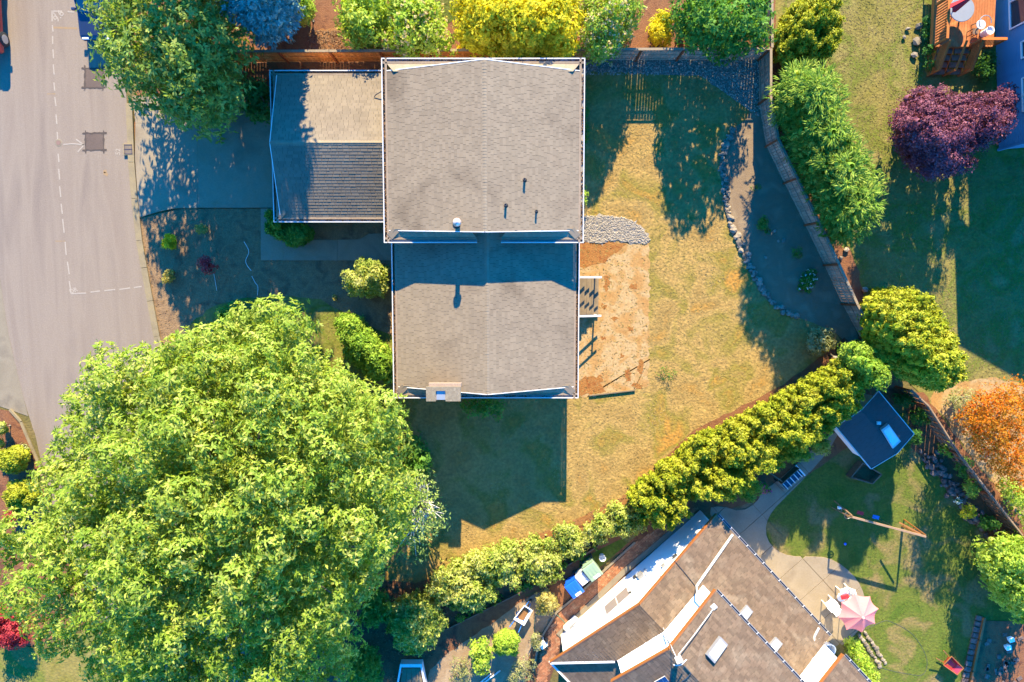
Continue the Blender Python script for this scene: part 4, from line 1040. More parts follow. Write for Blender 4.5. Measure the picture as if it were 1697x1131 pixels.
wallbox(1.55, .55, 1.0, .1, .1, 'white_paint', 'hose_reel_shelf')
# downspout from the upper gutter across the lower roof, a cable and a pipe with a dish
def zr(d): return zl + (zp - zl) * (dR - d) / (dR - dP)
def rp(px, py, dz, z0=3.4):
    z = z0
    for _ in range(5):
        q = P(px, py, z); d = (q - W0).dot(DV); z = zr(d) + dz
    return P(px, py, z) - H2
b = MB(); b.bar(rp(1214, 886, .09), rp(1154, 972, .09), .10, .075); b.build('downspout', MATS['white_metal'], h2)
b = MB(); b.tube([rp(1154, 972, .1), P(1155, 982, 4.6) - H2, P(1163, 993, 5.3) - H2, P(1172, 994, 5.45) - H2], .045, 8); b.build('downspout', MATS['white_metal'], h2)
b = MB(); b.tube([rp(1118, 930, .03), rp(1134, 949, .03), rp(1153, 972, .04)], .022, 6); b.build('roof_cable', MATS['black_metal'], h2)
def zu(d): return ul + (up_ - ul) * (uR - d) / (uR - uP) if d > uP else ul + (up_ - ul) * (d - uL) / (uP - uL)
def rpu(px, py, dz, z0=6):
    z = z0
    for _ in range(5):
        q = P(px, py, z); d = (q - W0).dot(DV); z = zu(d) + dz
    return P(px, py, z) - H2
b = MB(); b.tube([rpu(1124, 1086, .35), rpu(1150, 1053, .3), rpu(1178, 1015, .25), rpu(1183, 1007, .1)], .022, 6); b.build('mast_pole', MATS['white_metal'], h2)
MB().box(rpu(1183, 1006, .06), (.26, .26, .05), SE_ANG).build('mast_foot', MATS['white_metal'], h2)
an = MB().box(rpu(1125, 1094, .55), (.30, .05, .5), .4).build('antenna', MATS['white_metal'], h2)
for j in range(4): MB().bar(rpu(1118 + j * 2, 1090 + j * 3.2, .62), rpu(1128 + j * 2, 1086 + j * 3.2, .62), .02, .02).build('element', MATS['white_metal'], an)
b = MB(); b.tube([rpu(1116, 1102, .5), rpu(1122, 1103.5, .45), rpu(1130, 1101.5, .5), rpu(1138, 1093, .6)], .03, 6); b.build('dish_arm', MATS['white_metal'], an)
b = MB(); b.tube([P(1099, 1041, 4.62) - H2, P(1106, 1054, 5.6) - H2, P(1113, 1073, 6.85) - H2, rpu(1120, 1088, .4)], .018, 6); b.build('roof_cable', MATS['white_metal'], h2)
b = MB()
for j in range(4):
    x, y = 1099 + j * 3.2, 1052 + j * 5
    b.bar(P(x, y, 4.9 + j * .4) - H2, P(x + 6, y - 3, 4.9 + j * .4) - H2, .03, .03)
b.bar(P(1099, 1052, 4.9) - H2, P(1109, 1068, 6.2) - H2, .03, .03); b.bar(P(1104, 1049, 4.9) - H2, P(1114, 1065, 6.2) - H2, .03, .03)
b.build('wall_ladder', MATS['skylight_frame'], h2)
b = MB(); b.tube([rpu(1113, 1073, .04), rpu(1112, 1131, .04)], .02, 6); b.tube([rpu(1134, 1104, .05), rpu(1145, 1116, .06), rpu(1138, 1124, .06), rpu(1128, 1131, .05)], .03, 6); b.build('roof_cable', MATS['dark_pipe'], h2)
# skylights: sit on the roof plane
def skylight(corners, zf, hgt=.2, ins=.2):
    p = [zf(*c) for c in corners]; nrm = (p[1] - p[0]).cross(p[2] - p[0]).normalized(); nrm = nrm if nrm.z > 0 else -nrm
    c = sum(p, Vector()) / 4; fr = MB().hull([q - nrm * .10 for q in p], [q + nrm * hgt for q in p]).build('skylight', MATS['skylight_frame'], h2)
    gq = [q + (c - q) * ins + nrm * (hgt + .004) for q in p]
    MB().hull([q - nrm * .003 for q in gq], [q + nrm * .012 for q in gq]).build('pane', MATS['skylight_glass'], fr)
f_lo = lambda x, y: rp(x, y, 0); f_up = lambda x, y: rpu(x, y, 0)
skylight([(1168, 1084), (1191, 1054), (1203, 1067), (1181, 1098)], f_up); skylight([(1224, 1016), (1236, 1002), (1246, 1013), (1234, 1029)], f_lo, .14, .27); skylight([(1272, 1069), (1284, 1055), (1295, 1066), (1283, 1082)], f_lo, .14, .27)
# solar panel on the left plane
sp = [rpu(1084, 1131, .12), rpu(1102, 1121, .12), rpu(1124, 1150, .12), rpu(1100, 1165, .12)]
fr = MB().hull([q - Vector((0, 0, .05)) for q in sp], sp).build('solar_panel', MATS['white_metal'], h2)
for i in range(3):
    for j in range(4):
        bl = lambda u, v: (sp[0].lerp(sp[1], u)).lerp(sp[3].lerp(sp[2], u), v) + Vector((0, 0, .012))
        u0, u1, v0, v1 = (i + .04) / 3, (i + .96) / 3, (j + .04) / 4, (j + .96) / 4; qd = [bl(u0, v0), bl(u1, v0), bl(u1, v1), bl(u0, v1)]
        MB().hull([q - Vector((0, 0, .01)) for q in qd], qd).build('cell', MATS['solar_cell'], fr)
# right wing with its own little gable
w2 = [P(1318, 1131, 4.0), P(1352, 1084, 4.0), P(1385, 1103, 3.3), P(1362, 1150, 3.6)]
wm = 8.70
A_ = [QL(uR - .44, wm, 0), QL(10.7, wm, 0), QL(10.7, wm, 4.83), QL(uR - .44, wm, 5.42)]; B_ = [QL(uR - .44, 15, 0), QL(10.7, 15, 0), QL(10.7, 15, 4.83), QL(uR - .44, 15, 5.42)]
MB().hull(A_, B_).build('wall', MATS['siding_white'], h2)
roof2(Q(11.13, wm - .32, 4.86), 0, 0, uR - 11.13, 4.86, 5.50, 6.0, lambda b: 0, lambda b: 6.0, 45)
MB().bar(QL(uR - .1, wm - .36, 5.46), QL(11.13, wm - .36, 4.79), .06, .2).build('rake_board', MATS['trim_orange'], h2)
gut2(QL(11.13, wm - .27, 4.86), QL(11.13, 14.5, 4.86))
b = MB(); b.tube([P(1357, 1041, 2.9) - H2, P(1349, 1056, 2.9) - H2, P(1349, 1074, 2.9) - H2, P(1353, 1080, 2.9) - H2], .06, 8); b.bar(P(1352, 1079, 2.9) - H2, P(1377, 1102, 2.9) - H2, .14, .12); b.bar(P(1378, 1101, 2.9) - H2, P(1394, 1092, 2.8) - H2, .09, .1)
b.build('downspout', MATS['white_metal'], h2)
# brick pavers of the side path: rows in the house's direction
pv = empty('paver_path', W0); pv['kind'] = 'structure'
ppoly = [p[:2] for p in XY([(912, 1040), (927, 1016), (960, 986), (1005, 945), (1050, 902), (1090, 874), (1140, 840), (1160, 842), (1036, 952), (932, 1058), (905, 1131), (886, 1131), (894, 1088)])]
V = []; F = []; r = random.Random(9)
for i in range(-14, 60):
    for j in range(-20, 14):
        d0 = i * .21 + (.105 if j % 2 else 0); m0 = j * .11; c = W0 + DV * (d0 + .1) - MV * (m0 - .05)
        if not inpoly(c.x, c.y, ppoly): continue
        k = len(V); z = .045 + r.uniform(-.004, .006)
        q = [W0 + DV * (d0 + a) - MV * (m0 - b2) for a, b2 in ((.004, .004), (.206, .004), (.206, .106), (.004, .106))]
        V += [tuple(x - W0 + Vector((0, 0, z))) for x in q] + [tuple(x - W0 + Vector((0, 0, .03))) for x in q]
        F += [(k, k + 1, k + 2, k + 3)] + [(k + a, k + (a + 1) % 4, k + 4 + (a + 1) % 4, k + 4 + a) for a in range(4)]
me = bpy.data.meshes.new('brick'); me.from_pydata(V, [], F); me.materials.append(MATS['paver']); o = link('brick', me, pv); o['kind'] = 'stuff'
b = MB(); pl_ = XY([(1052, 898), (1005, 941), (962, 981), (922, 1014), (893, 1062), (884, 1110)])
for a, c in zip(pl_, pl_[1:]): b.bar(a + Vector((0, 0, .05)), c + Vector((0, 0, .05)), .12, .12)
o = b.build('path_edging', MATS['concrete_old']); tag(o, 'thin grey edging strip along the outer side of the brick path', 'edging')
b = MB(); pl_ = [P(x, y) - MV * .06 for x, y in ((926, 1054), (1036, 947), (1150, 852))]
for a, c in zip(pl_, pl_[1:]): b.bar(a + Vector((0, 0, .04)), c + Vector((0, 0, .04)), .30, .1)
o = b.build('path_edging', MATS['concrete_old']); tag(o, 'grey concrete strip between the brick path and the white house wall', 'edging')
# wire garden fence behind the bins
b = MB(); pl_ = XY([(693, 1062), (760, 1030), (850, 985), (905, 955), (960, 922), (1000, 895)])
wf = empty('garden_edge', pl_[0]); tag(wf, 'low dark timber edge running diagonally above the ivy strip', 'edging')
for a, c in zip(pl_, pl_[1:]): MB().bar(a - pl_[0] + Vector((0, 0, .15)), c - pl_[0] + Vector((0, 0, .15)), .06, .32).build('board', MATS['weathered_wood'], wf)

# ------------------------------------------------------------------ blue house at the upper right edge
nb0, nb1 = P(1650, 70), P(1655, 248); nd = (nb0 - nb1).normalized(); no = Vector((nd.y, -nd.x, 0)); no = no if no.x > 0 else -no
h3 = empty('house', nb1 + nd * 5 + no * 4); H3 = h3.location.copy(); tag(h3, 'blue clapboard house with white window frames at the upper right edge', 'house')
def B3(a, o_, z): return nb1 + nd * a + no * o_ + Vector((0, 0, z)) - H3
b = MB(); b.hull([B3(0, 0, 0), B3(11, 0, 0), B3(11, 9, 0), B3(0, 9, 0)], [B3(0, 0, 5.6), B3(11, 0, 5.6), B3(11, 9, 5.6), B3(0, 9, 5.6)]); b.build('wall', MATS['siding_blue'], h3)
for k in range(38):     # clapboards
    z = .12 + k * .145; bb = MB(); bb.bar(B3(-.02, -.012, z), B3(11, -.012, z), .022, .135); bb.build('clapboard', MATS['siding_blue'], h3)
    if k % 1 == 0: MB().bar(B3(-.012, -.02, z), B3(-.012, 9, z), .022, .135).build('clapboard', MATS['siding_blue'], h3)
MB().bar(B3(-.03, -.03, 0), B3(-.03, -.03, 5.6), .12, .12).build('corner_trim', MATS['siding_blue'], h3)
def roof3(a0, a1, o0, o1, z0, z1, nm='roof'): return quad(h3, [B3(a0, o0, z0) + H3, B3(a1, o0, z0) + H3, B3(a1, o1, z1) + H3, B3(a0, o1, z1) + H3], MATS['shingle_brown'], nm, .18, H3)
roof3(-.5, 6.2, -1.25, 4.5, 5.45, 7.4); roof3(6.22, 11.5, -.35, 4.5, 5.75, 7.4); roof3(-.5, 11.5, 10.2, 4.5, 5.45, 7.4)
MB().hull([B3(0.01, 0.1, 5.5), B3(0.21, 0.1, 5.5), B3(.21, 8.9, 5.5), B3(0.01, 8.9, 5.5)], [B3(.01, 4.4, 7.2), B3(.21, 4.4, 7.2), B3(.21, 4.6, 7.2), B3(.01, 4.6, 7.2)]).build('gable', MATS['siding_blue'], h3)
def win3(a0, a1, z0, z1, panes=2):
    fr = MB(); t = .10
    for (p, q) in ((B3(a0, -.05, z0), B3(a1, -.05, z0)), (B3(a0, -.05, z1), B3(a1, -.05, z1))): fr.bar(p, q, .06, t)
    for a in [a0 + (a1 - a0) * k / panes for k in range(panes + 1)]: fr.bar(B3(a, -.05, z0), B3(a, -.05, z1), t, .06, up=(nd.x, nd.y, 0))
    f = fr.build('window', MATS['white_paint'], h3)
    for k in range(panes):
        A0, A1 = a0 + (a1 - a0) * k / panes + .05, a0 + (a1 - a0) * (k + 1) / panes - .05
        MB().hull([B3(A0, -.028, z0 + .04), B3(A1, -.028, z0 + .04), B3(A1, -.026, z0 + .04), B3(A0, -.026, z0 + .04)], [B3(A0, -.028, z1 - .04), B3(A1, -.028, z1 - .04), B3(A1, -.026, z1 - .04), B3(A0, -.026, z1 - .04)]).build('pane', MATS['glass_dark'], f)
def a_of(py): return (P(1655, py) - nb1).dot(nd)
win3(5.9, 8.6, 1.15, 3.2, 2); win3(4.2, 5.0, 1.9, 2.9, 1); win3(1.55, 3.2, 1.9, 3.1, 2); win3(.1, .9, 3.6, 4.6, 1) if False else None
# deck
zd = .95
dk = empty('wooden_deck', P(1600, 20, 0)); DK = dk.location.copy(); tag(dk, 'orange timber deck with slatted rails against the blue house', 'deck')
def D3(px, py, z): return P(px, py, z) - DK
d_l, d_r, d_t, d_b = P(1549, 40, zd).x, P(1650, 40, zd).x, P(1600, -60, zd).y, P(1600, 77.5, zd).y
xs = d_l
k = 0
while xs < d_r - .1:
    MB().box((xs + .07 - DK.x, (d_t + d_b) / 2 - DK.y, zd - .02), (.134, d_t - d_b, .04)).build('board', MATS['deck_board'], dk); xs += .142
MB().bar((d_l - DK.x, d_b - .02 - DK.y, zd - .16), (d_r - DK.x, d_b - .02 - DK.y, zd - .16), .04, .24).build('fascia', MATS['deck_rail'], dk); MB().bar((d_l - .02 - DK.x, d_b - DK.y, zd - .16), (d_l - .02 - DK.x, d_t - DK.y, zd - .16), .04, .24).build('fascia', MATS['deck_rail'], dk)
def railing(a, b, h, sl=.14, vertical=False):
    a, b = Vector(a), Vector(b); d = (b - a); L = d.length; d.normalize()
    MB().bar(a + Vector((0, 0, h)), b + Vector((0, 0, h)), .13, .04).build('top_rail', MATS['deck_rail'], dk)
    for t in ([0, .5, 1] if L > 2 else [0, 1]): q = a.lerp(b, t); MB().box(q + Vector((0, 0, h / 2 - .01)), (.085, .085, h - .02)).build('post', MATS['deck_rail'], dk)
    n_ = int(h / sl) if not vertical else int(L / sl)
    if not vertical:
        for k in range(n_): z = .1 + k * sl; MB().bar(a + Vector((0, 0, z)), b + Vector((0, 0, z)), .025, .07).build('slat', MATS['deck_rail'], dk)
    else:
        for k in range(n_): q = a.lerp(b, (k + .5) / n_); MB().box(q + Vector((0, 0, h / 2)), (.06, .025, h - .1), math.atan2(d.y, d.x)).build('slat', MATS['deck_rail'], dk)
railing((d_l + .05 - DK.x, d_t - DK.y, zd), (d_l + .05 - DK.x, d_b + .05 - DK.y, zd), 1.05, .135, True); railing((P(1607, 77, zd).x - DK.x, d_b + .05 - DK.y, zd), (d_r - .05 - DK.x, d_b + .05 - DK.y, zd), 1.0, .135, True)
# deck stairs
sx0_, sx1_ = P(1549, 85, .6).x, P(1602, 85, .6).x
for k in range(4):
    z = zd - .19 * (k + 1); y = d_b - .30 * (k + .5)
    for j in range(2):
        w = (sx1_ - sx0_) / 2 - .06; MB().box((sx0_ + .03 + w / 2 + j * (w + .12) - DK.x, y - DK.y, z), (w, .28, .045)).build('tread', MATS['weathered_wood'], dk)
for x in (sx0_, (sx0_ + sx1_) / 2, sx1_):
    MB().hull([Vector((x - .025 - DK.x, d_b - DK.y, 0)), Vector((x + .025 - DK.x, d_b - DK.y, 0)), Vector((x + .025 - DK.x, d_b - 1.25 - DK.y, 0)), Vector((x - .025 - DK.x, d_b - 1.25 - DK.y, 0))],
              [Vector((x - .025 - DK.x, d_b - DK.y, zd - .06)), Vector((x + .025 - DK.x, d_b - DK.y, zd - .06)), Vector((x + .025 - DK.x, d_b - 1.25 - DK.y, .14)), Vector((x - .025 - DK.x, d_b - 1.25 - DK.y, .14))]).build('stringer', MATS['deck_rail'], dk)
    a = Vector((x - DK.x, d_b - DK.y, zd + .95)); c = Vector((x - DK.x, d_b - 1.25 - DK.y, .2 + .9)); MB().bar(a, c, .11, .045).build('handrail', MATS['deck_rail'], dk)
    MB().box((c.x, c.y + .04, .54), (.09, .09, 1.06)).build('post', MATS['deck_rail'], dk)
    if x != (sx0_ + sx1_) / 2:
        for k in range(6): u = Vector((0, 0, -.12 - k * .13)); MB().bar(a + u, c + u, .025, .06).build('slat', MATS['deck_rail'], dk)

# ------------------------------------------------------------------ shed in the lower right garden
zs = 2.15
T_, R_, B_, L_ = P(1455, 647, zs), P(1513, 719.5, zs), P(1445, 777, zs), P(1386, 709, zs)
ctr = (T_ + R_ + B_ + L_) / 4
ux = ((R_ - T_) + (B_ - L_)); wx_ = ux.length / 2; ux.normalize(); uy = Vector((-ux.y, ux.x, 0)); 
if (T_ - B_).dot(uy) < 0: uy = -uy
hw = wx_ / 2; hh_ = ((T_ - L_).dot(uy) + (R_ - B_).dot(uy)) / 4
shed = empty('garden_shed', Vector((ctr.x, ctr.y, 0))); tag(shed, 'small dark roofed shed with white walls and one skylight, in the lower right garden', 'shed')
def SL(u, v, z): return ux * u + uy * v + Vector((0, 0, z))
sec = lambda v: None
b = MB(); b.hull([SL(-hw + .2, -hh_ + .25, 0), SL(hw - .2, -hh_ + .25, 0), SL(hw - .2, hh_ - .25, 0), SL(-hw + .2, hh_ - .25, 0)], [SL(-hw + .2, -hh_ + .25, zs), SL(hw - .2, -hh_ + .25, zs), SL(hw - .2, hh_ - .25, zs), SL(-hw + .2, hh_ - .25, zs)]); b.build('wall', MATS['siding_white'], shed)
for sg in (-1, 1):
    pts = [SL(-hw, sg * hh_, zs), SL(hw, sg * hh_, zs), SL(hw, 0, zs + .42), SL(-hw, 0, zs + .42)]
    quad(shed, pts, MATS['roof_felt'], 'roof_deck', .07); s3 = SL(0, -sg * hh_, .42)
    shingles(shed, Vector(pts[0]) + Vector((0, 0, .003)), ux, s3, s3.length, lambda b: 0, lambda b: 2 * hw, MATS['shed_roof'], t=.008, seed=60 + sg)
    MB().hull([SL(sg * (hw - .2) - .01, -hh_ + .26, zs - .02), SL(sg * (hw - .2) - .01, hh_ - .26, zs - .02), SL(sg * (hw - .2) + .01, hh_ - .26, zs - .02), SL(sg * (hw - .2) + .01, -hh_ + .26, zs - .02)],
              [SL(sg * (hw - .2) - .01, -.02, zs + .34), SL(sg * (hw - .2) - .01, .02, zs + .34), SL(sg * (hw - .2) + .01, .02, zs + .34), SL(sg * (hw - .2) + .01, -.02, zs + .34)]).build('gable', MATS['siding_white'], shed)
    b = MB(); b.bar(SL(sg * (hw + .012), -hh_, zs - .02), SL(sg * (hw + .012), 0, zs + .40), .02, .10); b.bar(SL(sg * (hw + .012), 0, zs + .40), SL(sg * (hw + .012), hh_, zs - .02), .02, .10); b.build('barge_board', MATS['white_paint'], shed)
    MB().bar(SL(-hw, sg * (hh_ + .02), zs - .03), SL(hw, sg * (hh_ + .02), zs - .03), .04, .10).build('gutter', MATS['white_metal'], shed)
def shed_pt(px, py):
    z = zs + .2
    for _ in range(5): q = P(px, py, z) - shed.location; z = zs + .42 * (1 - min(1, abs(q.dot(uy)) / hh_))
    return Vector((q.x, q.y, z))
cs = [shed_pt(*c) for c in ((1459, 712), (1471, 703), (1491, 731), (1478, 743))]
fr = MB().hull([q for q in cs], [q + Vector((0, 0, .12)) for q in cs]).build('skylight', MATS['white_metal'], shed); cc = sum(cs, Vector()) / 4
gq = [q + (cc - q) * .2 + Vector((0, 0, .124)) for q in cs]; MB().hull(gq, [q + Vector((0, 0, .01)) for q in gq]).build('pane', MATS['skylight_glass'], fr)
MB().bar(shed_pt(1458, 711) + Vector((0, 0, .06)), shed_pt(1469, 702) + Vector((0, 0, .06)), .12, .06).build('flashing', MATS['rust_iron'], shed)
MB().box(shed_pt(1455, 701) + Vector((0, 0, .06)), (.2, .16, .12)).build('roof_vent', MATS['white_metal'], shed)
# log bay under the shed's lower corner
lb_ = empty('log_bay', P(1432, 786, 0)); tag(lb_, 'open dark timber bay holding soil at the lower corner of the shed', 'bay'); LO = lb_.location.copy()
q = [P(1402, 787) - LO, P(1422, 763) - LO, P(1452, 782) - LO, P(1437, 797) - LO]
for a, c in zip(q, q[1:] + q[:1]): MB().bar(a + Vector((0, 0, .3)), c + Vector((0, 0, .3)), .06, .6).build('wall_board', MATS['weathered_wood'], lb_)
MB().prism([p[:2] for p in [x * .9 for x in q]], .02, .22).build('soil', MATS['bark_mulch'], lb_)
# ------------------------------------------------------------------ cars
def car(name, label, loc, rz, Ln, Wd, body, tall=1.45, bonnet=.95, suv=False, wheel_r=.33, glassm='glass_dark'):
    root = empty(name, loc, rz); tag(root, label, 'car', 'cars parked along the street')
    # local +X is the front
    hl, hw = Ln / 2, Wd / 2; sill = .30 if not suv else .42
    prof = [(-hl, sill + .12), (-hl + .08, sill), (hl - .1, sill), (hl, sill + .18), (hl - .02, bonnet - .22), (hl - .18, bonnet - .10), (hl - 1.15, bonnet), (-hl + .35, bonnet + .04), (-hl + .05, bonnet - .05)]
    b = MB(); n = len(prof)
    for y, k in ((-hw, 0), (hw, 1)): pass
    rings = [(-hw, .93, .04), (-hw + .07, 1.0, 0), (hw - .07, 1.0, 0), (hw, .93, .04)]
    vs = []
    for y, sc, dz in rings: vs += [(x * (1 if sc == 1 else .985), y, (z if z < .6 else z - dz)) for x, z in prof]
    fs = []
    for k in range(3): fs += [(k * n + i, k * n + (i + 1) % n, (k + 1) * n + (i + 1) % n, (k + 1) * n + i) for i in range(n)]
    fs += [tuple(range(n))[::-1], tuple(range(3 * n, 4 * n))]
    b.add(vs, fs); b.build('body', MATS[body], root, bevel=.03, smooth=False)
    x0, x1 = (-hl + .12, hl - 1.45) if suv else (-hl + .55, hl - 1.25)
    bt = bonnet + .0; ins = .13
    base = [(x0, -hw + .06), (x1, -hw + .06), (x1, hw - .06), (x0, hw - .06)]
    top = [(x0 + (.18 if suv else .55), -hw + .06 + ins), (x1 - .62, -hw + .06 + ins), (x1 - .62, hw - .06 - ins), (x0 + (.18 if suv else .55), hw - .06 - ins)]
    MB().hull([(x, y, bt - .06) for x, y in base], [(x, y, tall - .06) for x, y in top]).build('window', MATS[glassm], root, bevel=.03)
    MB().hull([(x * 1.0, y, tall - .065) for x, y in top], [(x, y * .96, tall) for x, y in top]).build('roof', MATS[body], root, bevel=.02)
    for sg in (-1, 1):
        for i in (0, 1):
            MB().bar((base[0][0] if i == 0 else base[1][0], sg * (hw - .055), bt - .04), ((top[0][0]) if i == 0 else top[1][0], sg * (hw - .05 - ins), tall - .05), .06, .05).build('pillar', MATS[body], root)
        MB().box((x1 - .18, sg * (hw + .09), bt + .10), (.14, .20, .15)).build('mirror', MATS[body], root, bevel=.03)
        MB().box((hl - .06, sg * (hw - .28), bonnet - .22), (.10, .34, .14)).build('headlight', MATS['lamp_glass'], root, bevel=.02)
        MB().box((-hl + .03, sg * (hw - .2), bonnet - .18), (.06, .22, .2)).build('tail_light', MATS['red_paint'], root)
        MB().box((.1, sg * (hw + .004), sill + .28), (Ln * .42, .012, .03)).build('side_trim', MATS['black_metal'], root)
        for x in (-hl + .8, hl - .82):
            w = MB(); c = [(r_, y_) for r_, y_ in ((.0, -.11), (wheel_r * .62, -.11), (wheel_r, -.08), (wheel_r, .08), (wheel_r * .62, .11), (0, .11))]
            t = MB().lathe([(r_, y_) for r_, y_ in c], (0, 0, 0), 20); M_ = Matrix.Rotation(math.pi / 2, 3, 'X')
            t.v = [tuple(M_ @ Vector(v) + Vector((x, sg * (hw - .06), wheel_r))) for v in t.v]; wo_ = t.build('wheel', MATS['rubber'], root)
            t = MB().lathe([(0, .118), (wheel_r * .58, .118), (wheel_r * .62, .112)], (0, 0, 0), 12); M2 = Matrix.Rotation(-sg * math.pi / 2, 3, 'X')
            t.v = [tuple(M2 @ Vector(v) + Vector((x, sg * (hw - .06), wheel_r))) for v in t.v]; t.build('rim', MATS['alloy'], wo_)
            MB().lathe([(wheel_r + .05, 0), (wheel_r + .09, 0)], n=3) 
    return root
cf = P(17.5, 96); car('parked_car', 'red high riding car with black lower side at the left edge of the road', (cf.x - .94, cf.y + 2.3, 0), -math.pi / 2, 4.6, 1.86, 'red_paint', tall=1.72, bonnet=1.12, suv=True, wheel_r=.38)
cf = P(203, 74); car('parked_car', 'dark navy car at the kerb half hidden beneath the overhanging tree', (cf.x - .90, cf.y + 2.35, 0), -math.pi / 2, 4.7, 1.78, 'navy_paint', tall=1.46, bonnet=.93)

# ------------------------------------------------------------------ wheeled bins and small things by the brick path
def bin_(label, px, py, m, w, dpt, h, ang):
    r = empty('wheeled_bin', P(px, py), ang); tag(r, label, 'bin', 'wheeled bins on the brick path')
    b = MB(); a, c = .40, .5
    b.hull([(-w * a, -dpt * a, .06), (w * a, -dpt * a, .06), (w * a, dpt * a, .06), (-w * a, dpt * a, .06)], [(-w * c, -dpt * c, h), (w * c, -dpt * c, h), (w * c, dpt * c, h), (-w * c, dpt * c, h)]); b.build('body', MATS[m], r, bevel=.03)
    l = MB(); l.hull([(-w * .54, -dpt * .58, h + .002), (w * .54, -dpt * .58, h + .002), (w * .54, dpt * .54, h + .002), (-w * .54, dpt * .54, h + .002)], [(-w * .48, -dpt * .5, h + .07), (w * .48, -dpt * .5, h + .07), (w * .5, dpt * .52, h + .10), (-w * .5, dpt * .52, h + .10)])
    lid = l.build('lid', MATS[m], r, bevel=.02)
    for k in range(3): MB().box((-w * .26 + k * w * .26, .06, h + .095), (w * .08, dpt * .55, .02)).build('rib', MATS[m], lid)
    MB().box((w * .06, -dpt * .40, h + .078), (w * .5, dpt * .18, .006)).build('label', MATS['plastic_label'], lid)
    b = MB(); b.bar((-w * .42, dpt * .62, h - .03), (w * .42, dpt * .62, h - .03), .035, .035); [b.bar((s * w * .42, dpt * .5, h - .05), (s * w * .42, dpt * .63, h - .03), .04, .04) for s in (-1, 1)]; b.build('handle', MATS[m], r)
    for s in (-1, 1):
        t = MB().lathe([(0, -.03), (.11, -.03), (.11, .03), (0, .03)], n=14); M_ = Matrix.Rotation(math.pi / 2, 3, 'Y'); t.v = [tuple(M_ @ Vector(v) + Vector((s * w * .46, dpt * .46, .11))) for v in t.v]; t.build('wheel', MATS['rubber'], r)
ba = SE_ANG
bin_('bright blue wheeled bin, the lowest of the three by the white wall', 949, 963, 'plastic_blue', .72, .80, 1.05, ba - .12); bin_('small pale grey wheeled bin standing between the blue and the green one', 962.5, 948, 'plastic_grey', .54, .60, .92, ba - .05); bin_('large dull green wheeled bin, topmost of the three by the white wall', 978, 934, 'plastic_green', .76, .84, 1.10, ba - .1)
pt = empty('white_bucket', P(997, 921)); tag(pt, 'white plastic bucket standing on the grass above the green bin', 'bucket')
MB().lathe([(0, .02), (.15, .02), (.19, .42), (.17, .42), (.14, .06), (0, .06)], n=18).build('body', MATS['plastic_white'], pt, smooth=False); MB().tube([(-.18, 0, .40), (-.14, .12, .42), (0, .19, .43), (.14, .12, .42), (.18, 0, .40)], .012, 5).build('handle', MATS['white_metal'], pt)
hr = empty('hose_reel', P(945, 1030)); tag(hr, 'white hose reel box against the foot of the white wall', 'hose reel')
MB().box((0, 0, .25), (.95, .28, .34), ba + .05).build('body', MATS['plastic_white'], hr, bevel=.04); MB().box((.1, .0, .44), (.5, .1, .04), ba).build('handle', MATS['skylight_frame'], hr)
def hose(label, pts, m='hose_green', r=.018, z=.05):
    q = [P(x, y) + Vector((0, 0, z)) for x, y in pts]; o = []
    for i in range(len(q) - 1):
        p0, p1, p2, p3 = q[max(i - 1, 0)], q[i], q[i + 1], q[min(i + 2, len(q) - 1)]
        for k in range(6):
            t = k / 6; o.append(.5 * ((2 * p1) + (p2 - p0) * t + (2 * p0 - 5 * p1 + 4 * p2 - p3) * t * t + (3 * p1 - p0 - 3 * p2 + p3) * t ** 3))
    o.append(q[-1]); return tag(MB().tube(o, r, 6).build('garden_hose', MATS[m], smooth=True), label, 'hose')
hose('dark green hose curling from the white reel box past the yellow shrub', [(940, 1040), (935, 1030), (922, 1018), (915, 1012), (900, 1010), (888, 1020), (886, 1045), (892, 1062), (903, 1070)])
hose('thin black hose looping over the lawn right of the pink umbrella', [(1395, 1057), (1384, 1066), (1420, 1050), (1462, 1030), (1480, 1032), (1508, 1048), (1527, 1072), (1536, 1098), (1528, 1118), (1500, 1116), (1465, 1108), (1452, 1098), (1447, 1086), (1430, 1092)], 'dark_pipe', .009, .03)
hose('white garden cord lying in a wavy line across the shaded front bed', [(405, 401), (413, 417), (408, 431), (410, 440), (417, 449)], 'white_paint', .016, .05)
hose('lower white garden cord in the shaded front bed near the big tree', [(418, 458), (423, 468), (428, 476), (427, 490)], 'white_paint', .014, .05)
hose('short white cord in the front bed below the small red maple', [(355, 454), (358, 470), (360, 482)], 'white_paint', .012, .05)
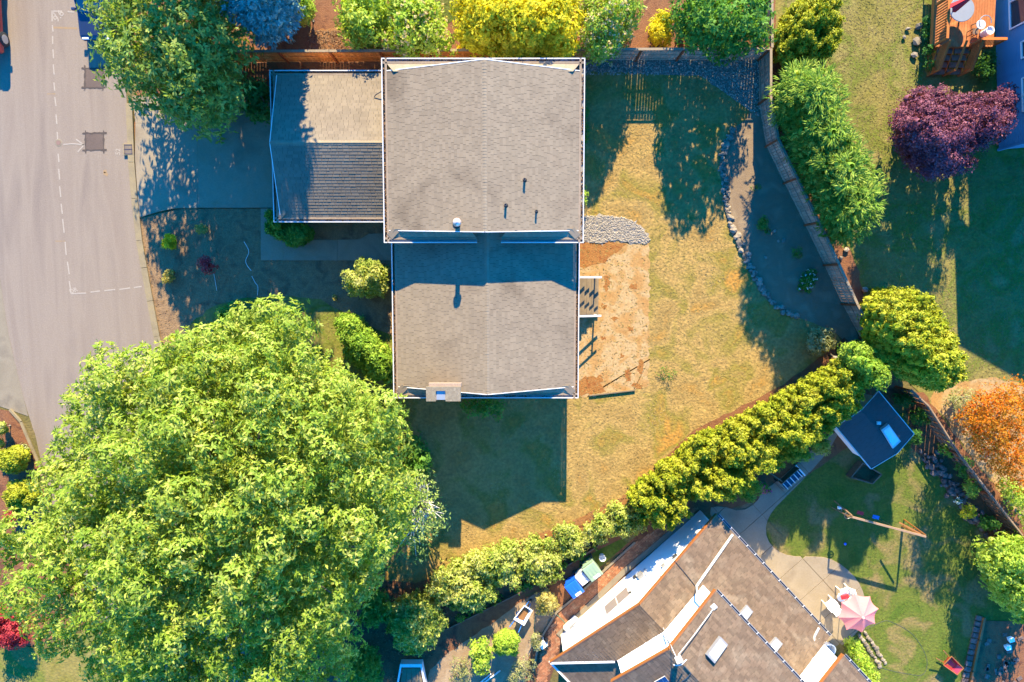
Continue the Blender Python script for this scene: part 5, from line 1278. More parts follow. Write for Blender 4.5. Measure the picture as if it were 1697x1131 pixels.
def barrow(label, px, py, ang, tray, frame, grp=None):
    r = empty('wheelbarrow', P(px, py), ang); tag(r, label, 'wheelbarrow')
    t = MB(); bo = [(-.30, -.20, .30), (.34, -.17, .34), (.34, .17, .34), (-.30, .20, .30)]; to = [(-.46, -.34, .60), (.52, -.26, .62), (.52, .26, .62), (-.46, .34, .60)]
    for i in range(4):
        j = (i + 1) % 4; t.hull([bo[i], bo[j], tuple(Vector(bo[j]) * .97), tuple(Vector(bo[i]) * .97)], [to[i], to[j], tuple(Vector(to[j]) * .96), tuple(Vector(to[i]) * .96)])
    t.hull([tuple(Vector(p) - Vector((0, 0, .02))) for p in bo], bo); t.build('tray', MATS[tray], r)
    b = MB()
    for i in range(4): b.bar(to[i], to[(i + 1) % 4], .04, .04)
    b.build('rim', MATS['orange_wood' if tray == 'red_paint' else tray], r)
    for s in (-1, 1):
        MB().bar((-1.0, s * .30, .56), (.72, s * .07, .22), .045, .045).build('handle', MATS[frame], r); MB().tube([(-.30, s * .22, .46), (-.38, s * .24, .02), (-.2, s * .24, .02), (-.1, s * .2, .36)], .016, 6).build('leg', MATS['blue_metal' if frame == 'blue_metal' else 'dark_pipe'], r)
    w = MB().lathe([(0, -.04), (.14, -.04), (.19, -.03), (.19, .03), (.14, .04), (0, .04)], n=18); M_ = Matrix.Rotation(math.pi / 2, 3, 'X'); w.v = [tuple(M_ @ Vector(v) + Vector((.70, 0, .20))) for v in w.v]; w.build('wheel', MATS['rubber'], r)
    return r
barrow('white wheelbarrow with blue handles holding brown soil by the bark bed', 867, 1012, R(58), 'plastic_white', 'blue_metal'); b = barrow('red wheelbarrow with orange rim on the lawn near the vegetable plot', 1569, 1094, R(-40), 'red_paint', 'orange_wood')
o = MB().prism([(.28, -.17), (.42, 0), (.28, .17), (-.28, .2), (-.38, 0), (-.28, -.2)], .40, .46); o2 = o.build('soil_heap', MATS['bark_orange']); o2.location = P(867, 1012); o2.rotation_euler = (0, 0, R(58)); tag(o2, 'brown soil lying inside the white wheelbarrow', 'soil')
wc = empty('garden_chair', P(899, 1063), R(40)); tag(wc, 'small white plastic chair by the pale shrub at the end of the brick path', 'chair')
MB().box((0, 0, .40), (.42, .42, .03)).build('seat', MATS['plastic_white'], wc, bevel=.01); MB().box((0, .2, .62), (.42, .04, .42)).build('backrest', MATS['plastic_white'], wc)
for x in (-.18, .18):
    for y in (-.18, .18): MB().box((x, y, .19), (.04, .04, .385)).build('leg', MATS['plastic_white'], wc)
# white rimmed box at the bottom edge
tb = empty('box_trailer', P(684, 1120)); tag(tb, 'white rimmed open box with a brown board floor at the bottom edge', 'box'); TO = tb.location.copy()
c4 = [P(663, 1101, .9) - TO, P(699, 1101, .9) - TO, P(716, 1190, .9) - TO, P(648, 1190, .9) - TO]; cm = sum(c4, Vector()) / 4
for i in range(4):
    a, c = c4[i], c4[(i + 1) % 4]; MB().hull([a - Vector((0, 0, .5)), c - Vector((0, 0, .5)), (c + (cm - c) * .1) - Vector((0, 0, .5)), (a + (cm - a) * .1) - Vector((0, 0, .5))], [a, c, c + (cm - c) * .12, a + (cm - a) * .12]).build('side_panel', MATS['white_paint'], tb)
for k in range(4):
    A_, B_ = c4[0].lerp(c4[1], (k + .04) / 4), c4[0].lerp(c4[1], (k + .96) / 4); C_, D_ = c4[3].lerp(c4[2], (k + .96) / 4), c4[3].lerp(c4[2], (k + .04) / 4); s_ = lambda p: cm + (p - cm) * .8
    MB().hull([s_(p) - Vector((0, 0, .16)) for p in (A_, B_, C_, D_)], [s_(p) - Vector((0, 0, .12)) for p in (A_, B_, C_, D_)]).build('floor_board', MATS['tread_wood'], tb)
for x, y in ((668, 1108), (700, 1108), (655, 1180), (708, 1180)): q = P(x, y) - TO; MB().box((q.x, q.y, .2), (.1, .1, .41)).build('leg', MATS['white_paint'], tb)
# poles lying at the bottom
for k, (a, c, lb2) in enumerate((((801, 1131), (829, 1110), 'white pole lying on the bark at the bottom edge, the longer one'), ((795, 1131), (814, 1115), 'shorter white pole lying beside the longer one at the bottom edge'), ((846, 1131), (858, 1117), 'dark stake lying on the bark below the round clipped shrub'))):
    o = MB().tube([P(*a) + Vector((0, 0, .08)), P(*c) + Vector((0, 0, .1))], .045, 8).build('garden_pole', MATS['white_paint' if k < 2 else 'dark_pipe'], smooth=True); tag(o, lb2, 'pole')

# ------------------------------------------------------------------ patio: umbrella, table, chairs, tub
uc = P(1423.5, 1017.5, 2.05); um = empty('patio_umbrella', (uc.x, uc.y, .06)); tag(um, 'open pink eight sided patio umbrella at the edge of the lawn', 'umbrella')
rt, za, zb = 1.12, 2.5, 1.98
for k in range(8):
    t0, t1 = 2 * math.pi * (k + .28) / 8, 2 * math.pi * (k + 1.28) / 8; V = []; F = []; nr, na = 7, 6
    for i in range(nr + 1):
        f = i / nr
        for j in range(na + 1):
            g = j / na; t = t0 + (t1 - t0) * g; sag = 4 * g * (1 - g)
            rr_ = rt * f * (1 - .0 * sag) * math.cos((t1 - t0) / 2) / math.cos((g - .5) * (t1 - t0)) * (1 - .10 * sag * f)
            V.append((rr_ * math.cos(t), rr_ * math.sin(t), za - .06 - (za - zb - .06) * (f ** 1.25) - .05 * sag * f))
    for i in range(nr):
        for j in range(na):
            q = i * (na + 1) + j; F.append((q, q + 1, q + na + 2, q + na + 1))
    me = bpy.data.meshes.new('canopy_panel'); me.from_pydata([(a, b, c - .06) for a, b, c in V], [], F); me.materials.append(MATS['fabric_pink']); link('canopy_panel', me, um)
    MB().bar((.03, 0, za - .14), (rt * .99 * math.cos(0), 0, zb - .08), .015, .015).build('rib', MATS['white_metal'], um).rotation_euler = (0, 0, t0)
MB().lathe([(.02, 0), (.02, za + .02), (0, za + .02)], n=10).build('pole', MATS['white_metal'], um); MB().lathe([(0, za + .05), (.045, za + .02), (.05, za - .06), (.08, za - .08)], n=12).build('finial', MATS['copper_cap'], um); MB().lathe([(.25, 0), (.25, .06), (.06, .1), (0, .1)], n=16).build('base', MATS['plastic_white'], um)
tb_ = empty('patio_table', P(1414, 1012, .06)); tag(tb_, 'round pale patio table half under the pink umbrella', 'table')
MB().lathe([(0, .72), (.58, .72), (.6, .70), (.58, .67), (0, .67)], n=28).build('tabletop', MATS['plastic_white'], tb_)
for k in range(4): t = k * math.pi / 2 + .4; MB().bar((.12 * math.cos(t), .12 * math.sin(t), .67), (.45 * math.cos(t), .45 * math.sin(t), 0), .05, .05).build('leg', MATS['plastic_white'], tb_)
def patio_chair(px, py, ang):
    r = empty('patio_chair', P(px, py, .06), ang)
    s = MB()
    for k in range(6): s.box((-.2 + k * .08, 0, .42), (.065, .44, .025))
    s.box((0, .22, .405), (.48, .03, .05)); s.box((0, -.22, .405), (.48, .03, .05)); s.build('seat', MATS['plastic_white'], r)
    bk = MB(); c0_, c1_ = (0, .25, .42), (0, .40, .92)
    for k in range(5): x = -.19 + k * .095; bk.bar((x, .25, .42), (x * 1.05, .40, .9), .06, .025, up=(0, 1, .3))
    bk.bar((-.25, .40, .91), (.25, .40, .91), .05, .06); bk.build('backrest', MATS['plastic_white'], r)
    for sg in (-1, 1):
        MB().tube([(sg * .26, .26, .64), (sg * .29, 0, .66), (sg * .27, -.25, .64)], .028, 6).build('armrest', MATS['plastic_white'], r)
        for y in (-.24, .24): MB().bar((sg * .24, y, .0), (sg * .25, y * .9, .63), .045, .045).build('leg', MATS['plastic_white'], r)
    return r
pc = patio_chair(1371.5, 996, R(-140)); tag(pc, 'white slatted patio chair further from the lawn, left of the umbrella', 'chair', 'white patio chairs by the umbrella')
pc2 = copy_tree(pc); pc2.location = P(1394, 976, .06); pc2.rotation_euler = (0, 0, R(-70)); tag(pc2, 'white slatted patio chair above the umbrella with a red cloth beside it', 'chair', 'white patio chairs by the umbrella')
o = MB().hull([(-.22, -.14, 0), (.24, -.16, 0), (.26, .12, 0), (-.2, .15, 0)], [(-.19, -.1, .05), (.2, -.13, .09), (.22, .08, .06), (-.15, .1, .08)]).build('red_cloth', MATS['fabric_red'], bevel=.02); o.location = P(1399.5, 989, .8); o.rotation_euler = (0, 0, .3); tag(o, 'red orange cloth lying on the table edge beside the upper chair', 'cloth')
ot = empty('round_tub', P(1368.5, 1070, .06)); tag(ot, 'round translucent white tub standing near the house corner on the patio', 'tub')
MB().lathe([(0, .05), (.26, .05), (.34, .5), (.35, .52), (.30, .52), (.24, .12), (0, .12)], n=28).build('body', MATS['plastic_white'], ot); MB().lathe([(.15, .14), (.15, .2), (.12, .2), (.12, .14)], n=20).build('inner_ring', MATS['plastic_label'], ot)

# ------------------------------------------------------------------ swing set, bench, flowers, plot
sw = empty('swing_set', P(1452, 872)); tag(sw, 'wooden swing set with a pale top beam and orange slide leg on the lawn', 'swing set'); SO2 = sw.location.copy()
zt = 2.15; A0, A1 = P(1412, 857, zt) - SO2, P(1534, 889.5, zt) - SO2; d_ = (A1 - A0).normalized(); n_ = Vector((-d_.y, d_.x, 0))
MB().bar(A0, A1, .10, .11).build('beam', MATS['pale_wood'], sw)
for q, m_ in ((A0, 'pale_wood'), (A1, 'orange_wood')):
    for s_ in (-1, 1): MB().bar(q + n_ * s_ * .06 - Vector((0, 0, .06)), Vector((q.x, q.y, 0)) + n_ * s_ * .2 - d_ * (0 if q is A0 else 0), .06, .06).build('leg', MATS[m_], sw)
    MB().bar(Vector((q.x, q.y, 1.0)) - n_ * .16, Vector((q.x, q.y, 1.0)) + n_ * .16, .04, .05).build('cross_bar', MATS[m_], sw)
MB().bar(P(1490, 866, 1.5) - SO2, P(1526, 885, 2.0) - SO2, .07, .07).build('brace', MATS['orange_wood'], sw)
for k, t in enumerate((.28, .5)):
    q = A0.lerp(A1, t); q2 = A0.lerp(A1, t + .09)
    st_ = MB().bar(Vector((q.x, q.y, .5)), Vector((q2.x, q2.y, .5)), .2, .03).build('seat', MATS['fabric_red' if k == 0 else 'blue_metal'], sw)
    for p_ in (q, q2): MB().bar(Vector((p_.x, p_.y, .5)), p_ - Vector((0, 0, .08)), .012, .012).build('chain', MATS['black_metal'], st_)
w = MB().lathe([(.17, .0), (.20, .03), (.17, .06), (.14, .03), (.17, .0)], n=20).build('steering_wheel', MATS['black_metal'], sw); w.location = P(1404.5, 854.5, 1.5) - SO2
for k in range(3): t = k * 2.1; MB().bar((0, 0, .03), (.16 * math.cos(t), .16 * math.sin(t), .03), .05, .02).build('spoke', MATS['orange_wood'], w)
o = empty('toy_scooter', P(1391, 841)); tag(o, 'small white and red toy lying at the left end of the swing set', 'toy')
MB().hull([(-.12, -.1, .02), (.15, -.06, .02), (.12, .1, .02), (-.14, .08, .02)], [(-.1, -.07, .16), (.1, -.04, .2), (.08, .06, .2), (-.1, .05, .14)]).build('body', MATS['plastic_white'], o, bevel=.02); MB().bar((.1, -.02, .1), (.42, -.16, .12), .06, .06).build('handle', MATS['fabric_red'], o)
o = MB().lathe([(0, .02), (.07, .06), (.07, .1), (0, .14)], n=12).build('ball', MATS['plastic_blue']); o.location = P(1399.5, 901); tag(o, 'tiny blue ball lying on the green lawn below the swing set', 'ball')
bn = empty('garden_bench', P(1304, 788, .02), R(43)); tag(bn, 'slatted white and dark bench standing beside the path under the hedge', 'bench')
for k in range(5): MB().box((-.52 + k * .26, -.1, .48), (.045, .62, .03)).build('slat', MATS['white_paint'], bn)
MB().box((0, -.1, .44), (1.25, .5, .03)).build('seat', MATS['navy_paint'], bn); MB().box((0, .30, .75), (1.3, .05, .5)).build('backrest', MATS['weathered_wood'], bn)
for sg in (-1, 1):
    MB().box((sg * .66, 0, .62), (.08, .8, .05)).build('armrest', MATS['pale_wood' if sg < 0 else 'white_paint'], bn)
    for y in (-.33, .33): MB().box((sg * .66, y, .29), (.07, .07, .59)).build('leg', MATS['black_metal'], bn)
o = MB().bar(P(1270, 780, .4), P(1299, 800, .9), .06, .06).build('timber_post', MATS['pale_wood']); tag(o, 'leaning pale timber stick at the left end of the bench', 'post')
vp = empty('vegetable_plot', P(1640, 1080)); tag(vp, 'shaded vegetable plot with grey paving edge and an orange brown timber', 'vegetable plot'); VO = vp.location.copy(); r_ = random.Random(3)
MB().prism([(p - VO)[:2] for p in XY([(1616, 1028), (1697, 1030), (1720, 1200), (1592, 1200)])], .0, .05).build('soil', MATS['bark_mulch'], vp)
for k in range(17):
    t = k / 16; x, y = 1621 - t * 34, 1024 + t * 150; q = P(x, y) - VO; MB().box((q.x, q.y, .06), (.36, .27, .08), -.2 + r_.uniform(-.06, .06)).build('paving_stone', MATS['stone_purple'], vp)
for a, c in (((1631, 1024), (1624, 1060)), ((1623, 1062), (1613, 1112)), ((1612, 1114), (1600, 1180))): MB().bar(P(*a, .14) - VO, P(*c, .14) - VO, .13, .14).build('timber', MATS['orange_wood'], vp)
for k in range(26):
    q = P(r_.uniform(1632, 1690), r_.uniform(1050, 1131)) - VO; MB().box((q.x, q.y, .07), (r_.uniform(.15, .4), r_.uniform(.12, .25), .06), r_.uniform(0, 3)).build('paving_stone', MATS['stone_purple'], vp)
for k, (x, y) in enumerate(((1671, 1057), (1666, 1070))):
    o = MB().hull([(-.12, -.1, .05), (.12, -.1, .05), (.12, .1, .05), (-.12, .1, .05)], [(-.15, -.13, .3), (.15, -.13, .3), (.15, .13, .3), (-.15, .13, .3)]).build('planter_pot', MATS['plastic_label'], bevel=.01); o.location = P(x, y); o.rotation_euler = (0, 0, .3); tag(o, ['upper of two pale square pots in the shaded vegetable plot', 'lower of two pale square pots in the shaded vegetable plot'][k], 'pot', 'pale square pots in the plot')
ss = empty('stepping_stones', P(1440, 1075)); ss['kind'] = 'structure'; r_ = random.Random(4)
for k in range(16):
    t = k / 15
    for j in (-1, 1): stone(1428 + t * 34 + j * 4.5 + r_.uniform(-1, 1), 1050 + t * 50 - j * 2.5 + r_.uniform(-1, 1), r_.uniform(.10, .15), ss, ss.location, r_, z=.02)

# ------------------------------------------------------------------ deck furniture
gt = empty('deck_table', P(1580, 24, zd)); tag(gt, 'oval glass topped table on the deck beside the slatted rail', 'table')
MB().lathe([(0, .70), (.62, .70), (.64, .68), (.62, .66), (0, .66)], n=28).build('tabletop', MATS['glass_table'], gt); 
for k in range(4): t = k * math.pi / 2 + .6; MB().bar((.35 * math.cos(t), .35 * math.sin(t), .66), (.5 * math.cos(t), .5 * math.sin(t), 0), .04, .04).build('leg', MATS['black_metal'], gt)
ru = empty('red_umbrella', P(1580, 22, zd)); tag(ru, 'folded bright red parasol leaning over the deck table', 'umbrella'); RU = ru.location.copy()
ta, tb2 = P(1579, 14, 2.1) - RU, P(1612, -6, 3.0) - RU
g = MB(); dd = (tb2 - ta).normalized(); 
for k in range(6):
    t = k * math.pi / 3; a = dd.orthogonal().normalized(); bvec = dd.cross(a); rv = a * math.cos(t) + bvec * math.sin(t); tv = a * math.cos(t + 1.5) + bvec * math.sin(t + 1.5)
    g.hull([ta + rv * .22 - tv * .12 + dd * (.12 * (k % 2)), ta + rv * .22 + tv * .12, ta + rv * .05, ta - rv * .02 + tv * .02], [tb2 + rv * .06 - tv * .03, tb2 + rv * .06 + tv * .03, tb2 + rv * .02, tb2 - rv * .01 + tv * .01])
g.build('canopy', MATS['fabric_red'], ru); MB().tube([(0, 0, 0), ta * .9, tb2 + dd * .15], .022, 7).build('pole', MATS['black_metal'], ru)
fc = empty('deck_chair', P(1617, 46, zd), R(20)); tag(fc, 'round backed metal chair in the middle of the deck', 'chair')
MB().lathe([(0, .42), (.24, .42), (.25, .40), (0, .39)], n=18).build('seat', MATS['plastic_grey'], fc); MB().tube([(.32 * math.cos(t), .32 * math.sin(t), .72 + .06 * math.sin(t)) for t in [math.pi * (k / 12 * 1.3 - .15) for k in range(13)]], .025, 6).build('backrest', MATS['alloy'], fc)
for k in range(4): t = k * math.pi / 2 + .78; MB().bar((.2 * math.cos(t), .2 * math.sin(t), .4), (.27 * math.cos(t), .27 * math.sin(t), 0), .03, .03).build('leg', MATS['black_metal'], fc)
bb_ = empty('white_bin', P(1629, 57, zd)); tag(bb_, 'white round pail standing by the lower deck rail', 'pail'); MB().lathe([(0, 0), (.17, 0), (.2, .55), (.21, .56), (.18, .56), (.16, .48), (0, .48)], n=20).build('body', MATS['plastic_white'], bb_)
pl2 = empty('side_table', P(1606, 58, zd)); tag(pl2, 'dark spindly plant stand in front of the round backed deck chair', 'stand'); MB().box((0, 0, .5), (.3, .3, .03)).build('tabletop', MATS['weathered_wood'], pl2)
for x in (-.12, .12):
    for y in (-.12, .12): MB().box((x, y, .24), (.03, .03, .485)).build('leg', MATS['black_metal'], pl2)
# ------------------------------------------------------------------ trees and shrubs
BIG = [(262, 545), (296, 542), (330, 556), (372, 542), (398, 505), (430, 517), (458, 488), (492, 505), (512, 540), (506, 575), (545, 600), (572, 624), (584, 650), (612, 652), (648, 662), (655, 690),
       (674, 702), (668, 735), (648, 770), (690, 800), (700, 840), (690, 885), (676, 925), (650, 960), (606, 990), (592, 1020), (588, 1060), (596, 1095), (560, 1131), (540, 1200), (140, 1200), (110, 1105), (70, 1080), (55, 1045), (20, 1012), (-10, 985), (-12, 850),
       (28, 842), (52, 838), (58, 795), (84, 745), (82, 690), (112, 665), (128, 640), (122, 608), (142, 600), (142, 566), (180, 577), (218, 562), (240, 575)]
plant('maple_tree', 'huge bright green broadleaf tree filling the lower left of the photo', 'tree', BIG, 'leaf_maple', 6.8, 12.2, 1.42, .82, 74, 8, .18, .20, .08, 'star', 1, base=(405, 905), r0=.42, limbs=60, core=0, fill=True, inner=.5, power=.6, jz=1.3, low=.2)
plant('sparse_tree', 'thin leaved small tree with bare pale twigs beside the shaded lawn', 'tree', [(655, 800), (690, 775), (712, 800), (740, 850), (752, 872), (720, 900), (700, 935), (668, 925), (640, 900), (640, 840)], 'leaf_sparse', 3.4, 5.2, .6, .5, 9, 5, .2, .16, .075, 'star', 2, base=(690, 830), r0=.22, limbs=70, core=0, bark='bark_pale')
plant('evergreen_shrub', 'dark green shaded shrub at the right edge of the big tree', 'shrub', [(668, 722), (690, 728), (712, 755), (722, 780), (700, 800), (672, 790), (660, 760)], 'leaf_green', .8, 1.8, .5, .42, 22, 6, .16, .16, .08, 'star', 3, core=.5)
plant('lilac_shrub', 'leafy shrub in the shade against the lower house wall beneath the gutter', 'shrub', [(752, 672), (780, 662), (812, 660), (842, 668), (838, 685), (812, 700), (790, 690), (766, 692)], 'leaf_green', 1.0, 2.0, .45, .32, 14, 5, .14, .16, .08, 'star', 4, core=0)
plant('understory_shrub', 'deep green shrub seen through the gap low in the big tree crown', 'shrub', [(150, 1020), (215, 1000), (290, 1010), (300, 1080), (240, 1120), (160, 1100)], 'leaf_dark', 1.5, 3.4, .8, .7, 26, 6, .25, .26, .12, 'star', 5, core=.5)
T2 = [(162, -60), (150, 0), (148, 50), (158, 66), (155, 108), (186, 138), (205, 152), (214, 182), (250, 186), (272, 202), (322, 226), (350, 230), (382, 196), (402, 150), (398, 105), (420, 60), (385, 30), (372, -60)]
plant('oak_tree', 'broad shaded blue green tree overhanging the road at the top left', 'tree', T2, 'leaf_oak', 3.6, 6.8, .95, .8, 24, 8, .24, .25, .11, 'star', 6, base=(305, 135), r0=.28, limbs=40, core=0, inner=.4)
plant('blue_spruce', 'dusty blue spruce at the top edge left of the bark strip', 'tree', [(355, -80), (490, -80), (488, 20), (475, 50), (450, 66), (425, 62), (400, 45), (375, 25)], 'leaf_spruce', 2.2, 8.0, .55, .5, 40, 5, .16, .17, .07, 'frond', 7, lean=.5, base=(440, 40), r0=.2)
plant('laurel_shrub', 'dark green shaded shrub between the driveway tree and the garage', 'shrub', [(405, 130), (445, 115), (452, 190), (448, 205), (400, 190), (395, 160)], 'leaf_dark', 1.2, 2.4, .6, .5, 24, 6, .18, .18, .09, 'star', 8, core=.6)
plant('arborvitae', 'small bright green rounded evergreen at the top edge beside the blue spruce', 'shrub', ellipse(500, 12, 18, 32), 'leaf_lime', .8, 2.6, .3, .28, 26, 5, .1, .10, .05, 'rand', 9, lean=.4)
plant('viburnum_tree', 'light green tree on the left behind the orange fence', 'tree', [(556, -30), (640, -30), (645, 50), (625, 72), (598, 78), (575, 70), (560, 55), (550, 20)], 'leaf_lime', 1.6, 3.4, .6, .5, 24, 7, .18, .17, .085, 'star', 10, core=.4)
plant('hawthorn_tree', 'green tree dotted with pinkish flower heads behind the middle of the fence', 'tree', [(640, -30), (722, -30), (735, 30), (750, 55), (748, 78), (715, 84), (690, 92), (660, 90), (640, 80), (628, 50), (632, 10)], 'leaf_lime', 1.8, 3.8, .6, .5, 24, 7, .18, .17, .09, 'star', 11, core=.4, extra=('flower_heads', 'flower_cream', 420, .12))
plant('golden_tree', 'large yellow green tree behind the house ridge at the top', 'tree', [(756, -40), (960, -40), (966, 30), (960, 70), (940, 92), (900, 96), (860, 98), (835, 92), (812, 96), (795, 84), (770, 76), (752, 40)], 'leaf_yellow', 2.4, 5.0, .7, .55, 32, 7, .18, .18, .085, 'star', 12, core=.55, base=(855, 85))
plant('photinia_tree', 'tree thick with cream pink flower heads right of the yellow green tree', 'tree', [(958, -40), (1076, -40), (1066, 20), (1052, 60), (1036, 80), (1030, 90), (995, 97), (975, 95), (955, 70)], 'leaf_lime', 1.8, 4.0, .6, .42, 22, 7, .17, .15, .075, 'star', 13, core=.25, extra=('flower_heads', 'flower_cream', 900, .12))
plant('spirea_shrub', 'low lime yellow shrub between the flowering tree and the dark green tree', 'shrub', ellipse(1098, 48, 22, 30), 'leaf_yellow', .5, 1.4, .35, .3, 26, 5, .12, .11, .06, 'star', 14)
plant('plum_tree', 'dense dark green tree filling the fence corner at the top right', 'tree', [(1122, -40), (1286, -40), (1284, 40), (1276, 78), (1250, 82), (1220, 86), (1205, 98), (1190, 90), (1160, 80), (1136, 72), (1120, 40)], 'leaf_green', 2.0, 4.6, .75, .52, 24, 7, .2, .2, .10, 'star', 15, core=.25, base=(1190, 70))
plant('cypress_shrub', 'rounded golden cypress right of the fence corner at the top', 'shrub', [(1330, -10), (1385, -15), (1396, 20), (1394, 60), (1390, 85), (1372, 105), (1340, 112), (1300, 116), (1284, 100), (1286, 60), (1300, 25)], 'leaf_cypress', .8, 3.4, .40, .24, 38, 5, .1, .13, .06, 'rand', 16, lean=.4, core=.7, outw=.9, squash=1.9, jz=.5)
plant('cedar_tree', 'feathery bright green cedar leaning over the curving fence on the right', 'tree', [(1302, 112), (1330, 105), (1378, 112), (1388, 150), (1400, 190), (1425, 240), (1440, 280), (1464, 320), (1458, 350), (1440, 385), (1420, 408), (1385, 412), (1372, 385), (1356, 330), (1332, 290), (1310, 240), (1292, 190), (1290, 140)], 'leaf_cedar', 1.2, 6.0, .62, .42, 26, 8, .30, .26, .045, 'frond', 17, lean=.45, core=.5, jz=.7, inner=.4, base=(1340, 250), r0=.16, limbs=30)
plant('purple_plum', 'dark purple leaved tree in front of the blue house', 'tree', [(1510, 150), (1535, 142), (1560, 150), (1600, 156), (1640, 150), (1668, 138), (1685, 165), (1688, 200), (1672, 225), (1650, 245), (1625, 255), (1615, 275), (1590, 300), (1565, 304), (1535, 292), (1512, 270), (1500, 250), (1484, 235), (1486, 195)], 'leaf_purple', 1.8, 4.8, .64, .45, 52, 8, .15, .105, .06, 'star', 18, core=.45, jz=.5, base=(1572, 230), r0=.16)
plant('domed_cypress', 'domed yellow green cypress at the lower end of the curving fence', 'tree', [(1428, 500), (1450, 482), (1490, 474), (1525, 480), (1548, 495), (1560, 515), (1568, 540), (1590, 560), (1606, 590), (1590, 640), (1560, 655), (1520, 640), (1480, 615), (1448, 600), (1432, 560)], 'leaf_cypress', .9, 7.4, .44, .27, 38, 5, .1, .13, .06, 'rand', 19, lean=.5, core=.7, outw=.9, squash=1.9, jz=.55, base=(1478, 560))
HEDGE = [[(1362, 615), (1395, 592), (1418, 610), (1428, 645), (1420, 680), (1398, 705), (1370, 690), (1345, 655)],
         [(1300, 650), (1340, 622), (1365, 640), (1392, 690), (1380, 718), (1345, 725), (1315, 700)],
         [(1225, 690), (1265, 664), (1300, 668), (1330, 712), (1345, 742), (1310, 760), (1265, 740), (1235, 720)],
         [(1150, 738), (1185, 706), (1225, 700), (1262, 740), (1285, 770), (1265, 800), (1220, 790), (1175, 770)],
         [(1092, 790), (1120, 752), (1155, 742), (1190, 770), (1228, 800), (1215, 835), (1165, 838), (1120, 815)],
         [(1038, 818), (1068, 782), (1098, 788), (1128, 815), (1140, 852), (1118, 880), (1080, 878), (1052, 855)]]
HL = ['cypress hedge tree nearest the shed, first of the row from the right', 'cypress hedge tree next to the one nearest the shed', 'cypress hedge tree above the bench and the path', 'cypress hedge tree above the pink flowers', 'cypress hedge tree second from the lower left end of the row', 'cypress hedge tree at the lower left end, beside the white house corner']
for k, pl in enumerate(HEDGE):
    cx_, cy_ = sum(p[0] for p in pl) / len(pl), sum(p[1] for p in pl) / len(pl); pl = [(cx_ + (x - cx_) * (1.5 if k < 5 else 1.12) - (y - cy_) * .0 + (k * 37 % 11) - 5, cy_ + (y - cy_) * .98 - (x - cx_) * (.22 if k < 5 else .05)) for x, y in pl]
    plant('cypress_tree', HL[k], 'tree', pl, 'leaf_cypress', 1.0, (4.4, 4.4, 4.3, 4.2, 3.7, 3.0)[k], .36, .21, 34, 5, .09, .13, .06, 'rand', 30 + k, lean=.5, core=.62, outw=.9, jz=.95, squash=2.0, group='cypress trees of the hedge row', base=(sum(p[0] for p in pl) / len(pl) - 22, sum(p[1] for p in pl) / len(pl) - 16))
plant('dark_cypress', 'dark green shaded cypress between the hedge and the domed cypress', 'tree', [(1392, 580), (1412, 568), (1448, 575), (1470, 600), (1482, 640), (1455, 650), (1425, 625)], 'leaf_cypress_dark', 1.4, 5.8, .42, .36, 40, 6, .12, .13, .06, 'rand', 40, lean=.4, core=.7)
plant('boxwood', 'small pale bush at the end of the rock border beside the hedge', 'shrub', ellipse(1362, 566, 22, 25), 'leaf_pale', .4, 1.3, .32, .28, 30, 5, .11, .09, .05, 'star', 41)
for k, (x, y, rx, ry, lb3) in enumerate(((1325, 755, 22, 14, 'rounded olive green shrub over the path under the hedge near the bench'), (1362, 738, 20, 16, 'rounded pale olive shrub over the path next to the shed corner'), (1240, 812, 24, 22, 'rounded green shrub over the path beside the pink flowers'), (1285, 768, 14, 16, 'small dark green shrub behind the bench'))):
    plant('path_shrub', lb3, 'shrub', ellipse(x, y, rx, ry), 'leaf_cypress_dark' if k != 1 else 'leaf_rhodo', .5, 1.2, .3, .27, 30, 5, .1, .09, .05, 'star', 42 + k)
plant('geranium', 'bright pink flowers at the edge of the path below the bench', 'flower', ellipse(1266, 811, 12, 9), 'leaf_green', .2, .5, .2, .17, 14, 4, .08, .08, .05, 'star', 47, r0=.02, extra=('petals', 'flower_pink', 60, .09))
plant('smoke_bush', 'orange red shrub behind the slatted fence at the right edge', 'shrub', [(1592, 690), (1625, 655), (1660, 638), (1720, 625), (1720, 820), (1690, 815), (1660, 800), (1640, 770), (1610, 740)], 'leaf_orange', 1.6, 5.2, .6, .44, 30, 7, .2, .10, .06, 'star', 48, core=0, base=(1585, 690), limbs=24)
plant('straw_shrub', 'pale straw coloured shrub left of the orange red one', 'shrub', [(1565, 655), (1600, 640), (1640, 640), (1625, 668), (1600, 700), (1580, 690)], 'leaf_pale', .3, 1.0, .4, .3, 16, 6, .14, .10, .05, 'star', 49, core=0)
plant('lime_shrub', 'light green shrub under the orange red one by the fence', 'shrub', [(1650, 790), (1690, 800), (1730, 830), (1720, 880), (1690, 860), (1665, 830)], 'leaf_lime', .6, 1.6, .45, .36, 18, 6, .15, .13, .07, 'star', 50, core=.3)
plant('hazel_bush', 'bright green bush at the right edge above the vegetable plot', 'shrub', [(1622, 905), (1650, 890), (1680, 885), (1760, 870), (1760, 1040), (1700, 1035), (1660, 1010), (1640, 970), (1625, 940)], 'leaf_lime', 1.4, 3.4, .55, .46, 24, 7, .17, .16, .08, 'star', 51, core=.45)
